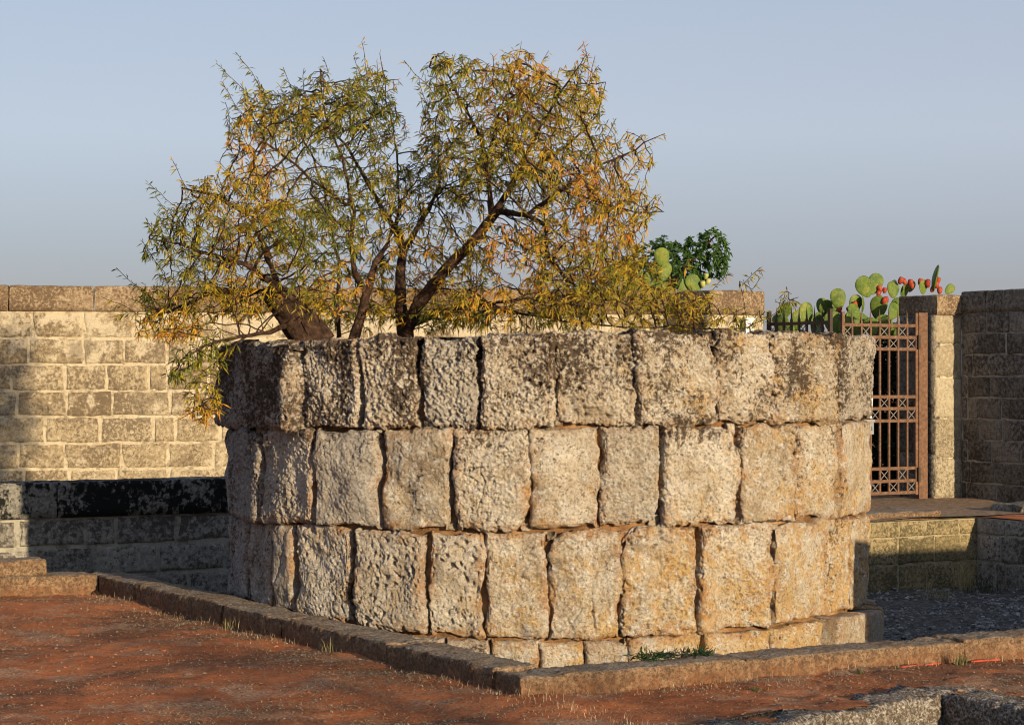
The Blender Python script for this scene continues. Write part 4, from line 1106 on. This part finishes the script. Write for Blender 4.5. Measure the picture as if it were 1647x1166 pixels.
def pebbles(name, label, pts, size, m, r):
    n = len(pts)
    sc = size[:, None, None] * r.uniform(.6, 1.2, (n, 1, 3)) * np.array([1, 1, .6])
    v = (ico_v[None] + r.normal(0, .16, (n, 12, 3))) * sc + pts[:, None, :]
    t = ico_t[None] + (np.arange(n) * 12)[:, None, None]
    o = obj(name, mesh_np(name, v.reshape(-1, 3), tris=t.reshape(-1, 3), smooth=False), m); tag(o, label, 'gravel', kind='stuff'); return o
r = np.random.default_rng(99)
on_ground = lambda a, b: ~(((a > -.02) & (b > -.02)) | (b > RB - .02) | in_tomb(a, b, .05))
a, b = scatter_ab(22000, -5, 4, -1.9, RB, on_ground, r)
z = gz(a, b); X = OX + a * E1[0] + b * E2[0]; Y = OY + a * E1[1] + b * E2[1]
pebbles('pebbles', 'small pebbles and clods scattered over the red earth', np.stack([X, Y, z + .001], 1), np.abs(r.normal(0, .0036, len(a))) + .0016, M['pebble'], r)
a, b = scatter_ab(9000, 4.5, PA1, 2.6, PB1, lambda a, b: a > 0, r)
X = OX + a * E1[0] + b * E2[0]; Y = OY + a * E1[1] + b * E2[1]
kk = np.hypot(X - CX, Y - CY) > R + .15; X, Y = X[kk], Y[kk]
pebbles('pit_rubble', 'pale chips and rubble littering the dark pit floor', np.stack([X, Y, np.full(len(X), -.555) + r.normal(0, .012, len(X))], 1), np.abs(r.normal(0, .011, len(X))) + .004, M['chip'], r)
a, b = scatter_ab(900, -4.5, 3.6, -1.8, RB, lambda a, b: on_ground(a, b) & (vnoise(np.stack([a * 1.2, b * 1.2, 0 * a], 1), 87) > r.uniform(-.3, .9, len(a))), r)
pebbles('clods', 'red clods and thumb sized stones in drifts on the earth', np.stack([OX + a * E1[0] + b * E2[0], OY + a * E1[1] + b * E2[1], gz(a, b)], 1), np.abs(r.normal(0, .006, len(a))) + .006, M['earth'], r)
# dry straw: thin curved blades
def blades(name, pos, hgt, lean, wid, cols, r):
    n = len(pos); az = r.uniform(0, 6.283, n); dx = np.stack([np.cos(az), np.sin(az), 0 * az], 1); sd = np.stack([-np.sin(az), np.cos(az), 0 * az], 1)
    h = hgt[:, None]; l = lean[:, None]; w = wid[:, None]
    up = np.array([[0, 0, 1.0]])
    p1 = pos + up * h * .55 + dx * l * .35; p2 = pos + up * h * (1 - .3 * np.clip(l / np.maximum(h, 1e-4), 0, 1.5)) + dx * l
    v = np.stack([pos - sd * w, pos + sd * w, p1 - sd * w * .8, p1 + sd * w * .8, p2], 1).reshape(-1, 3)
    k = np.arange(n)[:, None] * 5
    me = mesh_np(name, v, tris=np.concatenate([k + [0, 1, 2], k + [1, 3, 2], k + [2, 3, 4]]), smooth=False)
    vcol(me, 'leafcol', np.repeat(cols, 5, 0)); return me
STRAW = np.array([(.38, .27, .15), (.52, .40, .24), (.26, .16, .085), (.62, .52, .36)])
dens = lambda a, b: (vnoise(np.stack([a * 1.3, b * 1.3, 0 * a], 1), 71) + .5 * vnoise(np.stack([a * 4, b * 4, 0 * a], 1), 72) + 1.3 * np.exp(-np.minimum(np.abs(a), np.where(a > 0, np.abs(b), 9)) * 6)) > r.uniform(-.1, 1.3, len(a))
a, b = scatter_ab(90000, -5, 4.2, -1.9, RB, lambda a, b: on_ground(a, b) & dens(a, b), r)
pos = np.stack([OX + a * E1[0] + b * E2[0], OY + a * E1[1] + b * E2[1], gz(a, b) - .003], 1)
n = len(a); hh = r.uniform(.004, .018, n); near_k = np.exp(-np.minimum(np.abs(a), np.where(a > 0, np.abs(b), 9)) * 9); hh *= 1 + 3.6 * near_k
o = obj('dry_grass', blades('dry_grass', pos, hh, r.uniform(.01, .05, n), np.full(n, .0011), STRAW[r.integers(0, 4, n)] * r.uniform(.7, 1.1, (n, 1)), r), M['leaf'])
tag(o, 'short dry straw and grass stubble on the red earth', 'grass', kind='stuff')
thatch = lambda a, b: (vnoise(np.stack([a * .8, b * .8, 0 * a], 1), 81) + .7 * vnoise(np.stack([a * 2.6, b * 2.6, 0 * a], 1), 82)) > r.uniform(.0, .9, len(a))
a, b = scatter_ab(260000, -4.5, 3.6, -1.8, RB, lambda a, b: on_ground(a, b) & thatch(a, b), r)
pos = np.stack([OX + a * E1[0] + b * E2[0], OY + a * E1[1] + b * E2[1], gz(a, b) - .001], 1); n = len(a)
o = obj('dead_grass', blades('dead_grass', pos, r.uniform(.003, .014, n), r.uniform(.015, .06, n), np.full(n, .0019), STRAW[r.integers(0, 4, n)] * r.uniform(.45, 1.05, (n, 1)), r), M['leaf'])
tag(o, 'flattened pale dead grass lying in patches on the red earth', 'grass', kind='stuff')
def tuft(name, label, base, n, h, lean, w, pal, seed, cat='weed'):
    r = np.random.default_rng(seed); pal = np.array(pal)
    pos = r.normal(0, 1, (n, 3)) * np.array([w, w, 0])
    o = obj(name, blades(name, pos, r.uniform(.4, 1, n) * h, r.uniform(.1, 1, n) * lean, np.full(n, .0022), pal[r.integers(0, len(pal), n)], r), M['leaf'], None, base)
    tag(o, label, cat); return o
GW = [(.05, .09, .03), (.09, .12, .04), (.14, .15, .06)]
DRY = [(.34, .28, .14), (.44, .36, .19), (.24, .22, .10)]
def gpt(px, py, z0=0.0):
    Y = (EYE - z0) * 3500 / (py - 605); return ((px - 823.5) / 3500 * Y, Y, z0)
tuft('weed', 'small green weed at the kerb foot, near the middle right', gpt(1383, 1085, .0), 40, .05, .03, .012, GW, 1)
tuft('weed', 'taller thin weed growing against the sunlit kerb at far right', gpt(1546, 1069, .0), 50, .09, .05, .02, GW + DRY, 2)
tuft('weed', 'tiny green weed on the earth below the dark plant clump', gpt(1215, 1110, .0), 40, .03, .03, .02, GW, 3)
tuft('weed', 'tiny green weed at the kerb foot beside the red strip', gpt(1441, 1080, .0), 30, .04, .02, .01, GW, 4)
tuft('dry_tuft', 'tall dry grass tuft by the mossy pit wall', gpt(1552, 950, -.56), 90, .42, .30, .05, DRY, 5, 'grass tuft')
tuft('dry_tuft', 'low dry grass tuft in front of the pit wall nearer the drum', gpt(1505, 965, -.56), 70, .26, .25, .09, DRY + [(.10, .12, .05)], 6, 'grass tuft')
tuft('dry_tuft', 'dry grass tuft in the dark corner of the pit', gpt(1590, 955, -.56), 80, .24, .12, .12, [(.03, .04, .02), (.06, .06, .03)], 7, 'grass tuft')
tuft('dry_tuft', 'few dry stalks against the shadowed kerb at left', gpt(372, 1012, 0), 16, .13, .06, .03, DRY, 8, 'grass tuft')
tuft('dry_tuft', 'thin dry stalks against the middle of the shadowed kerb', gpt(530, 1052, 0), 14, .14, .08, .05, DRY, 9, 'grass tuft')
# dark plant clump on the kerb below the drum
cl = thing('plant_clump', 'low dark green plant clump on the kerb under the drum', 'plant', (*AB(a_at(1085, .22), .22), .115), ANG)
r = np.random.default_rng(5)
n = 420; x = r.uniform(-.23, .23, n); pos = np.stack([x, r.normal(0, .035, n), np.abs(r.normal(0, .012, n))], 1)
cols = np.where((np.abs(x) > .09)[:, None] | (r.uniform(0, 1, (n, 1)) < .3), np.array([[.02, .05, .018]]), np.array([[.09, .085, .075]])) * r.uniform(.6, 1.5, (n, 1))
o = obj('foliage', leaf_mesh('foliage', pos, r.normal(0, 1, (n, 3)) * [1, 1, .5] + [0, 0, .45], r.uniform(.02, .06, n), r.uniform(.006, .012, n), cols, r, .1), M['leaf'], cl); o['kind'] = 'stuff'
mb = MB()
for k in range(6): mb.tube((-.2 + .08 * k, 0, 0), (-.17 + .08 * k, random.uniform(-.03, .03), .03), .006, .003, 5)
obj('stem', mb.mesh('stem', True), M['bark'], cl)
# red strip at the foot of the kerb
mb = MB()
for pxs in ([(1432, 1075), (1460, 1071.5), (1490, 1068.5), (1512, 1066)], [(1562, 1063.5), (1590, 1061.5), (1608, 1060.5)]):
    for k in range(len(pxs) - 1):
        p0 = Vector(gpt(*pxs[k], .01)); p1 = Vector(gpt(*pxs[k + 1], .01)); mb.tube(p0, p1, .0055, .0055, 7)
o = obj('red_hose', mb.mesh('red_hose', True), M['red']); tag(o, 'thin red plastic tube lying along the foot of the sunlit kerb', 'tube')
mb = MB(); mb.box((0, 0, 0), (.035, .022, .01)); o = obj('stone_chip', mb.mesh('stone_chip'), M['pebble'], None, gpt(1543, 1109, .012), (.1, .1, .4)); tag(o, 'small pale chip lying on the earth beside the open tomb', 'chip')
print('objects', len(bpy.data.objects), 'tris', sum(len(m.loops) - 2 * len(m.polygons) for m in bpy.data.meshes))
